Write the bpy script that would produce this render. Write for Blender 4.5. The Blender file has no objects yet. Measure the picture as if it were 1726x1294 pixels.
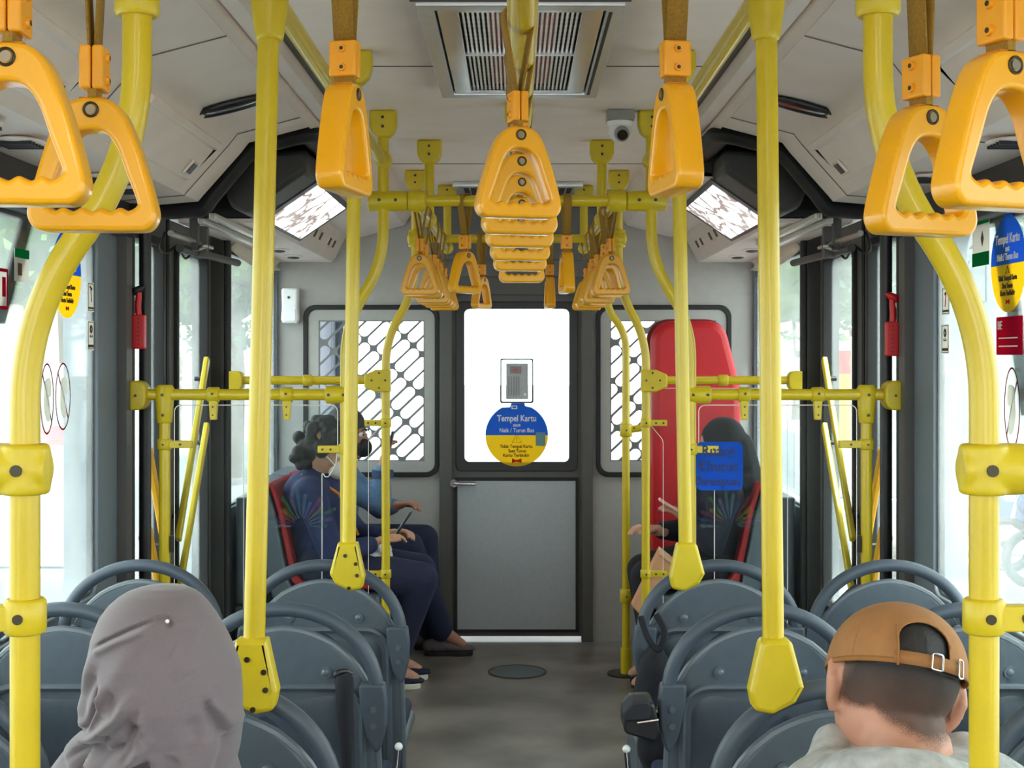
import bpy, bmesh, math, random
from mathutils import Vector, Matrix, Euler
random.seed(7)
C = bpy.context.scene.collection
SC = bpy.context.scene
# ------------------------------------------------------------------ camera, world, lights
F, CX, CY, H = 2300.0, 869.0, 600.0, 1.44
cam_d = bpy.data.cameras.new('camera'); cam = bpy.data.objects.new('camera', cam_d); C.objects.link(cam)
cam.location = (0, 0, H); cam.rotation_euler = (math.pi/2, 0, 0)
cam_d.sensor_width = 36; cam_d.lens = 36*F/1726
cam_d.shift_x = -(CX-863)/1726; cam_d.shift_y = -(647-CY)/1726
cam_d.clip_start = 0.05; cam_d.clip_end = 500
SC.camera = cam
w = bpy.data.worlds.new('world'); SC.world = w; w.use_nodes = True
wn = w.node_tree; bg = wn.nodes['Background']
bg.inputs[0].default_value = (0.97, 0.985, 1.0, 1); bg.inputs[1].default_value = 5.2
sd = bpy.data.lights.new('sun', 'SUN'); sd.energy = 9; sd.angle = 0.12; sd.color = (1, .96, .9)
so = bpy.data.objects.new('sun', sd); C.objects.link(so); so.rotation_euler = (math.radians(20), math.radians(14), 0)
SC.view_settings.view_transform = 'Standard'; SC.view_settings.look = 'None'
SC.view_settings.exposure = 0.5; SC.view_settings.gamma = 1; SC.view_settings.use_curve_mapping = False
SC.cycles.max_bounces = 12; SC.cycles.diffuse_bounces = 6; SC.cycles.glossy_bounces = 4
SC.cycles.transparent_max_bounces = 24; SC.cycles.sample_clamp_indirect = 8
SC.cycles.use_denoising = True; SC.cycles.caustics_reflective = False; SC.cycles.caustics_refractive = False

def P(px, py, D): return Vector(((px-CX)*D/F, D, H-(py-CY)*D/F))
# ------------------------------------------------------------------ materials
def lin(c):
    return tuple(((v/255)/12.92 if v/255 <= .04045 else ((v/255+.055)/1.055)**2.4) for v in c)
MATS = {}
def mat(name, rgb, rough=.5, metal=0, noise=.06, scale=30, bump=0, spec=.5, coat=0, trans=0, sheen=0, det=4):
    if name in MATS: return MATS[name]
    m = bpy.data.materials.new(name); m.use_nodes = True; nt = m.node_tree; b = nt.nodes['Principled BSDF']
    c = lin(rgb)
    b.inputs['Roughness'].default_value = rough; b.inputs['Metallic'].default_value = metal
    b.inputs['Specular IOR Level'].default_value = spec; b.inputs['Coat Weight'].default_value = coat
    b.inputs['Coat Roughness'].default_value = .12
    b.inputs['Transmission Weight'].default_value = trans
    if sheen: b.inputs['Sheen Weight'].default_value = sheen
    tc = nt.nodes.new('ShaderNodeTexCoord'); nz = nt.nodes.new('ShaderNodeTexNoise')
    nz.inputs['Scale'].default_value = scale; nz.inputs['Detail'].default_value = det
    nt.links.new(tc.outputs['Object'], nz.inputs['Vector'])
    r = nt.nodes.new('ShaderNodeValToRGB'); nt.links.new(nz.outputs['Fac'], r.inputs['Fac'])
    r.color_ramp.elements[0].position = .3; r.color_ramp.elements[1].position = .7
    r.color_ramp.elements[0].color = tuple(v*(1-noise) for v in c)+(1,)
    r.color_ramp.elements[1].color = tuple(min(1, v*(1+noise)) for v in c)+(1,)
    nt.links.new(r.outputs['Color'], b.inputs['Base Color'])
    if bump:
        bp = nt.nodes.new('ShaderNodeBump'); bp.inputs['Strength'].default_value = bump; bp.inputs['Distance'].default_value = .004
        nt.links.new(nz.outputs['Fac'], bp.inputs['Height']); nt.links.new(bp.outputs['Normal'], b.inputs['Normal'])
    MATS[name] = m; return m
def emat(name, rgb, strength):
    if name in MATS: return MATS[name]
    m = bpy.data.materials.new(name); m.use_nodes = True; b = m.node_tree.nodes['Principled BSDF']
    b.inputs['Base Color'].default_value = lin(rgb)+(1,); b.inputs['Emission Color'].default_value = lin(rgb)+(1,)
    b.inputs['Emission Strength'].default_value = strength; MATS[name] = m; return m
def glassmat(name, tint, gloss=.06, haze=0, hazec=(220, 228, 228), fr=.16):
    m = bpy.data.materials.new(name); m.use_nodes = True; nt = m.node_tree
    for n in list(nt.nodes):
        if n.type != 'OUTPUT_MATERIAL': nt.nodes.remove(n)
    out = nt.nodes['Material Output']
    t = nt.nodes.new('ShaderNodeBsdfTransparent'); t.inputs[0].default_value = lin(tint)+(1,)
    g = nt.nodes.new('ShaderNodeBsdfGlossy'); g.inputs['Roughness'].default_value = .03
    mx = nt.nodes.new('ShaderNodeMixShader'); lw = nt.nodes.new('ShaderNodeLayerWeight'); lw.inputs[0].default_value = .25
    mt = nt.nodes.new('ShaderNodeMath'); mt.operation = 'MULTIPLY_ADD'; mt.inputs[1].default_value = fr; mt.inputs[2].default_value = gloss*.5
    nt.links.new(lw.outputs['Fresnel'], mt.inputs[0]); nt.links.new(mt.outputs[0], mx.inputs[0])
    nt.links.new(t.outputs[0], mx.inputs[1]); nt.links.new(g.outputs[0], mx.inputs[2])
    last = mx
    if haze:
        d = nt.nodes.new('ShaderNodeBsdfTranslucent'); d.inputs[0].default_value = lin(hazec)+(1,)
        d2 = nt.nodes.new('ShaderNodeBsdfDiffuse'); d2.inputs[0].default_value = lin(hazec)+(1,)
        m1 = nt.nodes.new('ShaderNodeMixShader'); m1.inputs[0].default_value = .3
        nt.links.new(d.outputs[0], m1.inputs[1]); nt.links.new(d2.outputs[0], m1.inputs[2])
        tc = nt.nodes.new('ShaderNodeTexCoord'); nz = nt.nodes.new('ShaderNodeTexNoise'); nz.inputs['Scale'].default_value = 2.5; nz.inputs['Detail'].default_value = 6
        nt.links.new(tc.outputs['Object'], nz.inputs['Vector'])
        mh = nt.nodes.new('ShaderNodeMath'); mh.operation = 'MULTIPLY'; mh.inputs[1].default_value = haze*2
        nt.links.new(nz.outputs['Fac'], mh.inputs[0])
        m2 = nt.nodes.new('ShaderNodeMixShader'); nt.links.new(mh.outputs[0], m2.inputs[0])
        nt.links.new(mx.outputs[0], m2.inputs[1]); nt.links.new(m1.outputs[0], m2.inputs[2]); last = m2
    nt.links.new(last.outputs[0], out.inputs[0]); MATS[name] = m; return m
def decalmat(name, rgb, transl=.5):
    """thin printed film: part diffuse, part translucent so daylight behind it shows through"""
    if name in MATS: return MATS[name]
    m = bpy.data.materials.new(name); m.use_nodes = True; nt = m.node_tree; nt.nodes.remove(nt.nodes['Principled BSDF'])
    out = nt.nodes['Material Output']; c = lin(rgb)+(1,)
    d = nt.nodes.new('ShaderNodeBsdfDiffuse'); d.inputs[0].default_value = c
    t = nt.nodes.new('ShaderNodeBsdfTranslucent'); t.inputs[0].default_value = c
    mx = nt.nodes.new('ShaderNodeMixShader'); mx.inputs[0].default_value = transl
    nt.links.new(d.outputs[0], mx.inputs[1]); nt.links.new(t.outputs[0], mx.inputs[2]); nt.links.new(mx.outputs[0], out.inputs[0])
    MATS[name] = m; return m
YEL = mat('yellow_paint', (210, 182, 22), .33, noise=.05, scale=14, coat=.3)
YELC = mat('yellow_plastic', (210, 184, 24), .42, noise=.06, scale=18, coat=.1)
ORA = mat('orange_plastic', (238, 168, 8), .3, noise=.04, scale=12, coat=.35)
CLIP = mat('orange_clip', (236, 158, 24), .4, noise=.04)
WEB = mat('brown_webbing', (150, 112, 34), .85, noise=.2, scale=300)
SCREW = mat('dark_screw', (66, 58, 44), .4, .6)
CEIL = mat('ceiling_panel', (238, 224, 217), .55, noise=.035, scale=9, bump=.05)
CEIL2 = mat('duct_plastic', (232, 218, 211), .5, noise=.04, scale=6)
STRIP = mat('aluminium_strip', (205, 202, 198), .3, .7)
DARKG = mat('dark_grey', (62, 61, 60), .5, noise=.08)
BLK = mat('black_rubber', (22, 22, 24), .6, noise=.1)
BLK2 = mat('black_plastic', (32, 32, 35), .4, noise=.1)
WALLG = mat('partition_grey', (174, 172, 169), .55, noise=.035, scale=25)
FRAMEG = mat('frame_grey', (86, 84, 82), .5, noise=.04)
PILLAR = mat('pillar_blue_grey', (112, 122, 132), .5, noise=.03)
DOORP = mat('door_panel_grey', (178, 184, 190), .55, noise=.04, scale=60)
SEAT = mat('seat_shell_grey', (88, 98, 108), .38, noise=.06, scale=40, bump=.04)
SEATR = mat('seat_rim_grey', (104, 114, 124), .3, noise=.04)
HOOP = mat('hoop_slate', (70, 80, 92), .45, noise=.05)
CUSH = mat('cushion_navy', (46, 54, 78), .85, noise=.15, scale=80)
REDC = mat('red_vinyl', (196, 24, 36), .5, noise=.05)
REDS = mat('red_seat', (170, 26, 34), .6, noise=.06)
RED = mat('red_plastic', (205, 18, 30), .4)
WHT = mat('white_plastic', (236, 238, 240), .4, noise=.02)
CHR = mat('chrome', (225, 225, 228), .15, 1)
SKIN = mat('skin', (196, 146, 118), .55, noise=.05, scale=40)
SKIN2 = mat('skin_brown', (172, 118, 92), .55, noise=.06, scale=40)
HAIR = mat('dark_hair', (26, 22, 22), .6, noise=.3, scale=90, bump=.6)
NAVY = mat('navy_cloth', (42, 50, 92), .9, noise=.12, scale=60, bump=.1)
JEAN = mat('denim_blue', (92, 124, 160), .9, noise=.15, scale=70, bump=.1)
TROU = mat('navy_trousers', (34, 38, 66), .9, noise=.12, scale=60, bump=.1)
DKCL = mat('black_cloth', (26, 26, 34), .9, noise=.15, scale=60)
WINDOW = glassmat('window_glass', (232, 240, 238), .05, .16)
CLEAR = glassmat('clear_glass', (245, 250, 250), .03)
ACRY = glassmat('acrylic', (250, 252, 252), .0, .006, fr=.07)
# ------------------------------------------------------------------ geometry helpers
class G:
    def __init__(s): s.v = []; s.f = []
    def add(s, vs, fs):
        n = len(s.v); s.v += [tuple(v) for v in vs]; s.f += [tuple(i+n for i in f) for f in fs]; return s
    def box(s, x0, x1, y0, y1, z0, z1):
        vs = [(x, y, z) for x in (x0, x1) for y in (y0, y1) for z in (z0, z1)]
        return s.add(vs, [(0, 1, 3, 2), (4, 6, 7, 5), (0, 4, 5, 1), (2, 3, 7, 6), (0, 2, 6, 4), (1, 5, 7, 3)])
    def obox(s, c, a, b, d):
        c, a, b, d = map(Vector, (c, a, b, d))
        vs = [c+a*i+b*j+d*k for i in (-1, 1) for j in (-1, 1) for k in (-1, 1)]
        return s.add(vs, [(0, 1, 3, 2), (4, 6, 7, 5), (0, 4, 5, 1), (2, 3, 7, 6), (0, 2, 6, 4), (1, 5, 7, 3)])
    def bar(s, p0, p1, w, t, side=(0, 0, 1)):
        p0, p1 = Vector(p0), Vector(p1); d = (p1-p0); u = d.cross(Vector(side)).normalized(); v = u.cross(d).normalized()
        return s.obox((p0+p1)/2, d/2, u*w/2, v*t/2)
    def tube(s, pts, r, n=16, closed=False, cap=True, flat=1.0, up=None):
        pts = [Vector(p) for p in pts]; m = len(pts); rs = r if isinstance(r, (list, tuple)) else [r]*m
        tans = []
        for i in range(m):
            a = pts[(i-1) % m] if (closed or i > 0) else pts[0]; b = pts[(i+1) % m] if (closed or i < m-1) else pts[-1]
            t = (b-a); tans.append(t.normalized() if t.length > 1e-9 else Vector((0, 0, 1)))
        ref = Vector(up) if up else (Vector((0, 0, 1)) if abs(tans[0].z) < .9 else Vector((0, 1, 0)))
        nrm = (ref-tans[0]*ref.dot(tans[0])).normalized(); rings = []
        for i in range(m):
            nrm = (nrm-tans[i]*nrm.dot(tans[i])).normalized(); bn = tans[i].cross(nrm)
            rings.append([pts[i]+(nrm*math.cos(2*math.pi*k/n)+bn*math.sin(2*math.pi*k/n)*flat)*rs[i] for k in range(n)])
        vs = [v for rg in rings for v in rg]; fs = []
        for i in range(m if closed else m-1):
            for k in range(n):
                a, b = i*n+k, i*n+(k+1) % n; c, d = ((i+1) % m)*n+(k+1) % n, ((i+1) % m)*n+k
                fs.append((a, b, c, d))
        if cap and not closed: fs += [tuple(range(n))[::-1], tuple((m-1)*n+k for k in range(n))]
        return s.add(vs, fs)
    def cyl(s, p0, p1, r0, r1=None, n=20):
        return s.tube([p0, p1], [r0, r0 if r1 is None else r1], n)
    def ell(s, c, r, n=20, m=12, rot=None):
        c = Vector(c); r = (r, r, r) if isinstance(r, (int, float)) else r; vs = []; fs = []
        R = rot.to_matrix() if rot else Matrix.Identity(3)
        for i in range(1, m):
            ph = math.pi*i/m
            for k in range(n):
                th = 2*math.pi*k/n
                vs.append(c+R@Vector((r[0]*math.sin(ph)*math.cos(th), r[1]*math.sin(ph)*math.sin(th), r[2]*math.cos(ph))))
        vs.append(c+R@Vector((0, 0, r[2]))); vs.append(c+R@Vector((0, 0, -r[2]))); T, B = len(vs)-2, len(vs)-1
        for i in range(m-2):
            for k in range(n): fs.append((i*n+k, (i+1)*n+k, (i+1)*n+(k+1) % n, i*n+(k+1) % n))
        for k in range(n): fs.append((T, k, (k+1) % n)); fs.append((B, (m-2)*n+(k+1) % n, (m-2)*n+k))
        return s.add(vs, fs)
    def grid(s, fn, nu, nv, cu=False):
        vs = [fn(i/nu, j/nv) for j in range(nv+1) for i in range(nu if cu else nu+1)]; W = nu if cu else nu+1
        return s.add(vs, [(j*W+i, j*W+(i+1) % W, (j+1)*W+(i+1) % W, (j+1)*W+i) for j in range(nv) for i in range(nu)])
    def prism(s, poly, mp, w0, w1):
        n = len(poly); vs = [mp(u, v, w0) for u, v in poly]+[mp(u, v, w1) for u, v in poly]
        return s.add(vs, [tuple(range(n))[::-1], tuple(range(n, 2*n))]+[(k, (k+1) % n, n+(k+1) % n, n+k) for k in range(n)])
    def plate(s, outer, holes, mp, w0, w1, bev=0):
        n = len(s.v); me = fill2d(outer, holes, (w1-w0)/2, bev)
        mid = (w0+w1)/2
        s.add([mp(v.co.x, v.co.y, v.co.z+mid) for v in me.vertices], [tuple(p.vertices) for p in me.polygons])
        bpy.data.meshes.remove(me); return s
XZ = lambda u, v, w: (u, w, v)          # plate facing along Y
YZ = lambda u, v, w: (w, u, v)          # plate facing along X
XY = lambda u, v, w: (u, v, w)
def fill2d(outer, holes, ext, bev=0):
    cu = bpy.data.curves.new('t', 'CURVE'); cu.dimensions = '2D'; cu.fill_mode = 'BOTH'
    cu.extrude = max(0, ext-bev); cu.bevel_depth = bev; cu.bevel_resolution = 2
    if bev: cu.offset = -bev
    for pl in [outer]+list(holes):
        sp = cu.splines.new('POLY'); sp.points.add(len(pl)-1); sp.use_cyclic_u = True
        for p, q in zip(sp.points, pl): p.co = (q[0], q[1], 0, 1)
    ob = bpy.data.objects.new('t', cu); me = bpy.data.meshes.new_from_object(ob)
    bpy.data.objects.remove(ob); bpy.data.curves.remove(cu); return me
def rpoly(pts, rad, n=6):
    out = []; m = len(pts)
    for i in range(m):
        p = Vector(pts[i]); a = Vector(pts[i-1]); b = Vector(pts[(i+1) % m]); r = rad[i] if isinstance(rad, (list, tuple)) else rad
        if r <= 0: out.append((p.x, p.y)); continue
        da, db = (a-p), (b-p); la, lb = da.length, db.length; da.normalize(); db.normalize()
        ang = da.angle(db); t = min(r/math.tan(ang/2), la*.49, lb*.49); r2 = t*math.tan(ang/2)
        c = p+(da+db).normalized()*(r2/math.sin(ang/2)); s0 = p+da*t-c; s1 = p+db*t-c
        a0 = math.atan2(s0.y, s0.x); a1 = math.atan2(s1.y, s1.x); d = (a1-a0+math.pi) % (2*math.pi)-math.pi
        for k in range(n+1):
            th = a0+d*k/n; out.append((c.x+r2*math.cos(th), c.y+r2*math.sin(th)))
    return out
def rect(x0, x1, y0, y1, r=0, n=6): return rpoly([(x0, y0), (x1, y0), (x1, y1), (x0, y1)], r, n)
def circ(cx, cy, r, n=32, ry=None): return [(cx+r*math.cos(2*math.pi*k/n), cy+(ry or r)*math.sin(2*math.pi*k/n)) for k in range(n)]
def smooth_path(pts, r=.06, n=8):
    pts = [Vector(p) for p in pts]; out = [pts[0]]
    for i in range(1, len(pts)-1):
        p = pts[i]; a = (pts[i-1]-p); b = (pts[i+1]-p); t = min(r, a.length*.48, b.length*.48)
        p0 = p+a.normalized()*t; p1 = p+b.normalized()*t
        for k in range(n+1):
            u = k/n; out.append(p0*(1-u)**2+p*2*u*(1-u)+p1*u*u)
    out.append(pts[-1]); return out
def catmull(pts, n=8, closed=False):
    P4 = [Vector(p) for p in pts]; m = len(P4); out = []
    for i in range(m if closed else m-1):
        a, b, c, d = (P4[(i-1) % m] if closed or i > 0 else P4[0]), P4[i], P4[(i+1) % m], (P4[(i+2) % m] if closed or i+2 < m else P4[-1])
        for k in range(n):
            t = k/n; out.append(.5*((2*b)+(c-a)*t+(2*a-5*b+4*c-d)*t*t+(3*b-a-3*c+d)*t**3))
    if not closed: out.append(P4[-1])
    return out
def obj(name, g, m, parent=None, bevel=0, sharp=40, solid=0, sub=0, smooth=True):
    me = g if isinstance(g, bpy.types.Mesh) else bpy.data.meshes.new(name)
    if isinstance(g, G): me.from_pydata(g.v, [], g.f)
    if parent is not None:
        l = parent.matrix_basis.translation if parent.parent is None else Vector((0, 0, 0))
        root = parent
        off = Vector((0, 0, 0))
        while root is not None: off = off+Vector(root.location); root = root.parent
        if off.length: me.transform(Matrix.Translation(-off))
    bm = bmesh.new(); bm.from_mesh(me); bmesh.ops.recalc_face_normals(bm, faces=bm.faces); bm.to_mesh(me); bm.free()
    if smooth:
        me.polygons.foreach_set('use_smooth', [True]*len(me.polygons)); me.set_sharp_from_angle(angle=math.radians(sharp))
    me.materials.append(m); me.name = name
    o = bpy.data.objects.new(name, me); C.objects.link(o)
    if parent is not None: o.parent = parent
    if solid: md = o.modifiers.new('s', 'SOLIDIFY'); md.thickness = solid; md.offset = 0
    if bevel: md = o.modifiers.new('b', 'BEVEL'); md.width = bevel; md.segments = 3; md.limit_method = 'ANGLE'; md.angle_limit = .7
    if sub: md = o.modifiers.new('u', 'SUBSURF'); md.levels = sub; md.render_levels = sub
    return o
def thing(name, label, cat, loc=(0, 0, 0), rz=0, group=None):
    o = bpy.data.objects.new(name, None); C.objects.link(o); o.location = loc; o.rotation_euler = (0, 0, rz)
    o.empty_display_size = .05; o['label'] = label; o['category'] = cat
    if group: o['group'] = group
    return o
def tag(o, label, cat, group=None):
    o['label'] = label; o['category'] = cat
    if group: o['group'] = group
    return o
def struct(name, g, m, parent=None, **k):
    o = obj(name, g, m, parent, **k)
    if parent is None: o['kind'] = 'structure'
    return o
def dup(root, loc, rz, label, group=None, rot=None):
    r = root.copy(); C.objects.link(r); r.location = loc; r.rotation_euler = rot or (0, 0, rz); r['label'] = label
    if group: r['group'] = group
    for ch in list(root.children):
        c = ch.copy(); C.objects.link(c); c.parent = r
        for g in list(ch.children):
            d = g.copy(); C.objects.link(d); d.parent = c
    return r
def text(s, size, loc, mp='front', m=None, name='lettering', parent=None, align='CENTER', wide=1.0, bold=0, th=.0006, shear=0):
    cu = bpy.data.curves.new('t', 'FONT'); cu.body = s; cu.size = size; cu.align_x = align; cu.align_y = 'CENTER'
    cu.extrude = th; cu.offset = bold; cu.space_line = .95; cu.shear = shear; cu.resolution_u = 4
    ob = bpy.data.objects.new('t', cu); me = bpy.data.meshes.new_from_object(ob); bpy.data.objects.remove(ob); bpy.data.curves.remove(cu)
    L = Vector(loc)
    for v in me.vertices:
        x, y, z = v.co.x*wide, v.co.y, v.co.z
        if mp == 'front': v.co = L+Vector((x, -z, y))
        elif mp == 'left': v.co = L+Vector((z, x, y))       # on the left wall, read from inside
        elif mp == 'right': v.co = L+Vector((-z, -x, y))
    return obj(name, me, m, parent, smooth=False)
def remesh(g, voxel, it=6, lam=.5):
    me = bpy.data.meshes.new('t'); me.from_pydata(g.v, [], g.f); ob = bpy.data.objects.new('t', me); C.objects.link(ob)
    md = ob.modifiers.new('r', 'REMESH'); md.mode = 'VOXEL'; md.voxel_size = voxel
    if it: m2 = ob.modifiers.new('s', 'SMOOTH'); m2.iterations = it; m2.factor = lam
    dg = bpy.context.evaluated_depsgraph_get(); ev = ob.evaluated_get(dg); r = bpy.data.meshes.new_from_object(ev)
    bpy.data.objects.remove(ob); bpy.data.meshes.remove(me); return r
def limb(g, pts, rs, step=.35):
    """overlapping balls along a bone chain; the voxel remesh fuses them to one tapering surface"""
    pts = [Vector(p) for p in pts]
    for i in range(len(pts)-1):
        a, b, r0, r1 = pts[i], pts[i+1], rs[i], rs[i+1]; L = (b-a).length; n = max(2, int(L/(min(r0, r1)*step)))
        for k in range(n+1):
            t = k/n; g.ell(a.lerp(b, t), r0+(r1-r0)*t, 12, 8)
    return g
# ------------------------------------------------------------------ structure
CZ = H+.75          # ceiling height
W = 1.2             # half width inside
YP = 6.9            # partition
YB = -2.6
def R_(pts): return [(x, H+z) for x, z in pts]
def strip(profile, y0, y1, t=.02, cap=False):
    """a bent sheet: the cross-section profile carried along the bus, t thick on its outer side"""
    g = G(); n = len(profile)
    for sx in (1,):
        up = []
        for i, (x, z) in enumerate(profile):
            a = Vector(profile[max(0, i-1)]); b = Vector(profile[min(n-1, i+1)]); d = (b-a).normalized(); nn = Vector((-d.y, d.x))
            if nn.y < 0: nn = -nn
            up.append((x+nn.x*t, z+nn.y*t))
        poly = profile+up[::-1]; g.prism(poly, XZ, y0, y1)
    return g
def mir(g):
    r = G(); r.v = [(-x, y, z) for x, y, z in g.v]; r.f = list(g.f); return r
def seg(g0, sx): return g0 if sx > 0 else mir(g0)
# floor
fm = mat('floor_vinyl', (122, 115, 108), .32, noise=.42, scale=3.4, spec=.6, det=8)
struct('floor', G().box(-W-.1, W+.1, YB, YP+2.2, -.06, 0), fm)
# ceiling
struct('ceiling', G().box(-.525, .525, YB, YP+.02, CZ, CZ+.03), CEIL)
for k, y in enumerate((-1.5, .1, 1.75, 3.53, 5.32)):
    struct('trim_%d' % (k+1), G().box(-.52, .52, y-.003, y+.003, CZ-.0015, CZ+.001), DARKG)
mat('header_grey0', (120, 112, 106), .6)
struct('roof_skin', G().box(-W-.12, W+.12, YB, YP+2.3, CZ+.06, CZ+.1), PILLAR)
PA = R_([(.65, .722), (.84, .672), (.865, .64), (.985, .505), (1.0, .487), (1.2, .47)])
for sx, sd in ((-1, 'left'), (1, 'right')):
    struct('trim_recess_'+sd, seg(strip(R_([(.51, .752), (.53, .768), (.57, .768)]), YB, YP), sx), DARKG)
    struct('trim_rail_strip_'+sd, seg(strip(R_([(.565, .768), (.575, .738), (.612, .736), (.616, .746), (.624, .746), (.628, .734), (.652, .722)]), YB, 4.9), sx), CEIL2)
    # overhead duct covers, one per bay
    d = thing('overhead_duct', 'pale grey slanted overhead duct running along the %s windows up to the door' % sd, 'duct', (sx*.9, 1, H+.5))
    obj('duct_cover', seg(strip(PA, YB, 4.3), sx), CEIL2, d)
    for (y0, y1) in ((-1.0, .3), (.75, 1.75), (2.25, 2.86), (3.27, 4.02)):
        a, b = Vector((.865, H+.64)), Vector((.985, H+.505)); dd = (b-a).normalized(); nn = Vector((-abs(dd.y), -abs(dd.x)))
        nn = Vector((dd.y, -dd.x)); nn = nn if nn.y < 0 else -nn
        pf = [a+dd*.012, a+dd*.012+nn*.014, a+dd*.032+nn*.016, a+dd*.04+nn*.004, a+dd*.155+nn*.008, a+dd*.165+nn*.0]
        h = obj('hatch_cover', seg(G().prism([tuple(p) for p in pf], XZ, y0, y1), sx), CEIL, d, bevel=.003)
        c = a+dd*.12+nn*.012; yc = y1-.09
        g = G().obox((c.x, yc, c.y), (dd.x*.024, 0, dd.y*.024), (0, .032, 0), (nn.x*.004, 0, nn.y*.004))
        lt = obj('latch_frame', seg(g, sx), CEIL2, h, bevel=.003)
        g = G().obox((c.x+nn.x*.003, yc, c.y+nn.y*.003), (dd.x*.017, 0, dd.y*.017), (0, .022, 0), (nn.x*.003, 0, nn.y*.003))
        obj('latch', seg(g, sx), BLK2, d)
    for y in (.9, 2.05, 3.07, 4.12):
        obj('seam', seg(G().tube([(x-.0, y, z-.002) for x, z in PA], .0016, 6), sx), MATS['header_grey0'], d)
    # oval lamp vents in the shoulder of the duct and grilles underneath
    for y in (1.2, 2.45, 3.72):
        c = Vector((.775, y, H+.684)); ax = Vector((.97, 0, -.255))
        rim = G().tube([c+ax*.1*math.cos(t)+Vector((0, .045*math.sin(t), 0))+Vector((0, 0, -.004)) for t in [k*math.pi/16 for k in range(32)]], .007, 8, closed=True)
        v = obj('reading_vent', seg(rim, sx), BLK2, d)
        obj('lens', seg(G().ell(c+Vector((0, 0, -.002)), (.095, .042, .009), 28, 8, Euler((0, .257, 0))), sx), mat('vent_black', (40, 40, 42), .15), v)
    for k, y in enumerate((1.35, 1.95, 2.75, 3.0, 3.6, 3.85)):
        c = Vector((1.09, y, H+.476))
        v = obj('air_grille', seg(G().ell(c+Vector((0, 0, -.004)), (.055, .06, .008), 24, 8), sx), CEIL, d)
        g = G()
        for j in range(-2, 3): g.box(c.x-.04, c.x+.04, y+j*.018-.004, y+j*.018+.004, c.z-.016, c.z-.009)
        obj('slats', seg(g, sx), BLK2, v)
    pth = smooth_path([(.66, 6.85, H+.715), (.66, 4.36, H+.715), (.842, 4.36, H+.668), (.975, 4.36, H+.51), (1.0, 4.36, H+.472), (1.2, 4.36, H+.462)], .05)
    g = G().tube(pth, .03, 12, flat=1.5)
    struct('trim_arch_'+sd, seg(g, sx), BLK)
    # dark recess over the door, then the boxed cover
    struct('trim_door_recess_'+sd, seg(G().box(.64, W+.1, 4.3, YP, CZ+.0, CZ+.03).box(.64, W, 4.86, 4.9, H+.64, CZ).box(.94, W, 4.86, 4.9, H+.49, CZ), sx), BLK2)
    PBp = R_([(.50, .752), (.56, .66), (.66, .638), (.70, .63), (.91, .487), (.925, .474), (1.2, .474)])
    PCp = R_([(.50, .752), (.56, .66), (.78, .60), (.853, .607), (.916, .482), (.925, .474), (1.2, .474)])
    t = thing('door_gear_cover', 'pale boxed cover over the %s folding door with a glossy panel whose bright reflection is painted on' % sd, 'cover', (sx*.9, 5.8, H+.5))
    cv = obj('cover_body', seg(strip(PBp, 4.86, 5.75), sx), CEIL2, t)
    obj('front_box', seg(strip(PCp, 5.75, YP-.005), sx), CEIL2, t)
    obj('housing', seg(G().prism([(.70, H+.625), (.91, H+.482), (.96, H+.50), (.985, H+.56), (.95, H+.64), (.86, H+.69), (.70, H+.70)], XZ, 4.6, 4.87), sx), DARKG, t, bevel=.02)
    a, b = Vector((.70, 0, H+.63)), Vector((.91, 0, H+.487)); dd = (b-a).normalized(); nn = Vector((dd.z, 0, -dd.x))
    def fp(u, v, off=0): return a+(b-a)*u+Vector((0, v, 0))+nn*off
    def quadbox(u0, u1, v0, v1, o0, o1):
        vs = [fp(u, v, o) for u in (u0, u1) for v in (v0, v1) for o in (o0, o1)]
        return G().add(vs, [(0, 1, 3, 2), (4, 6, 7, 5), (0, 4, 5, 1), (2, 3, 7, 6), (0, 2, 6, 4), (1, 5, 7, 3)])
    obj('panel_frame', seg(quadbox(-.02, 1.0, 4.84, 5.72, .002, .008), sx), BLK2, t)
    mp_ = bpy.data.materials.get('painted_reflection')
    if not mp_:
        mp_ = mat('painted_reflection', (240, 240, 240), .06, 1, noise=.01); nt = mp_.node_tree; bs = nt.nodes['Principled BSDF']
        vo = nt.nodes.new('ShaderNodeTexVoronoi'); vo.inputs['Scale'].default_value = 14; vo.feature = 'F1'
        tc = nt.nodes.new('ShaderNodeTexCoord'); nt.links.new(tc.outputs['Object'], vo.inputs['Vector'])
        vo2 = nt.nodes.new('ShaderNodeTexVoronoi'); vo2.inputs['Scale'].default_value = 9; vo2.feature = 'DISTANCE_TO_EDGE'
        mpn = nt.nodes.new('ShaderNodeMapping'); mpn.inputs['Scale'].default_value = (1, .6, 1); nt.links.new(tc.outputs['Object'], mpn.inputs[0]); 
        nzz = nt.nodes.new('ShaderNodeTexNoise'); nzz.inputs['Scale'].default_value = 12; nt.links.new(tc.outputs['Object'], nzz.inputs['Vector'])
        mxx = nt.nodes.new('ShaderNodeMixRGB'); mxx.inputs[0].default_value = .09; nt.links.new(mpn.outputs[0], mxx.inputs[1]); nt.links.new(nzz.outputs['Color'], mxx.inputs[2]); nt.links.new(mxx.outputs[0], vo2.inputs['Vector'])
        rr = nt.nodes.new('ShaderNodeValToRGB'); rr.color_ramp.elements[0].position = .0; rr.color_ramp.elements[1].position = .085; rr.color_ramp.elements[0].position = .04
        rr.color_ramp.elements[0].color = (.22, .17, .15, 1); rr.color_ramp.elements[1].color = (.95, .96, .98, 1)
        nt.links.new(vo2.outputs['Distance'], rr.inputs[0]); nt.links.new(rr.outputs[0], bs.inputs['Base Color'])
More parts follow.
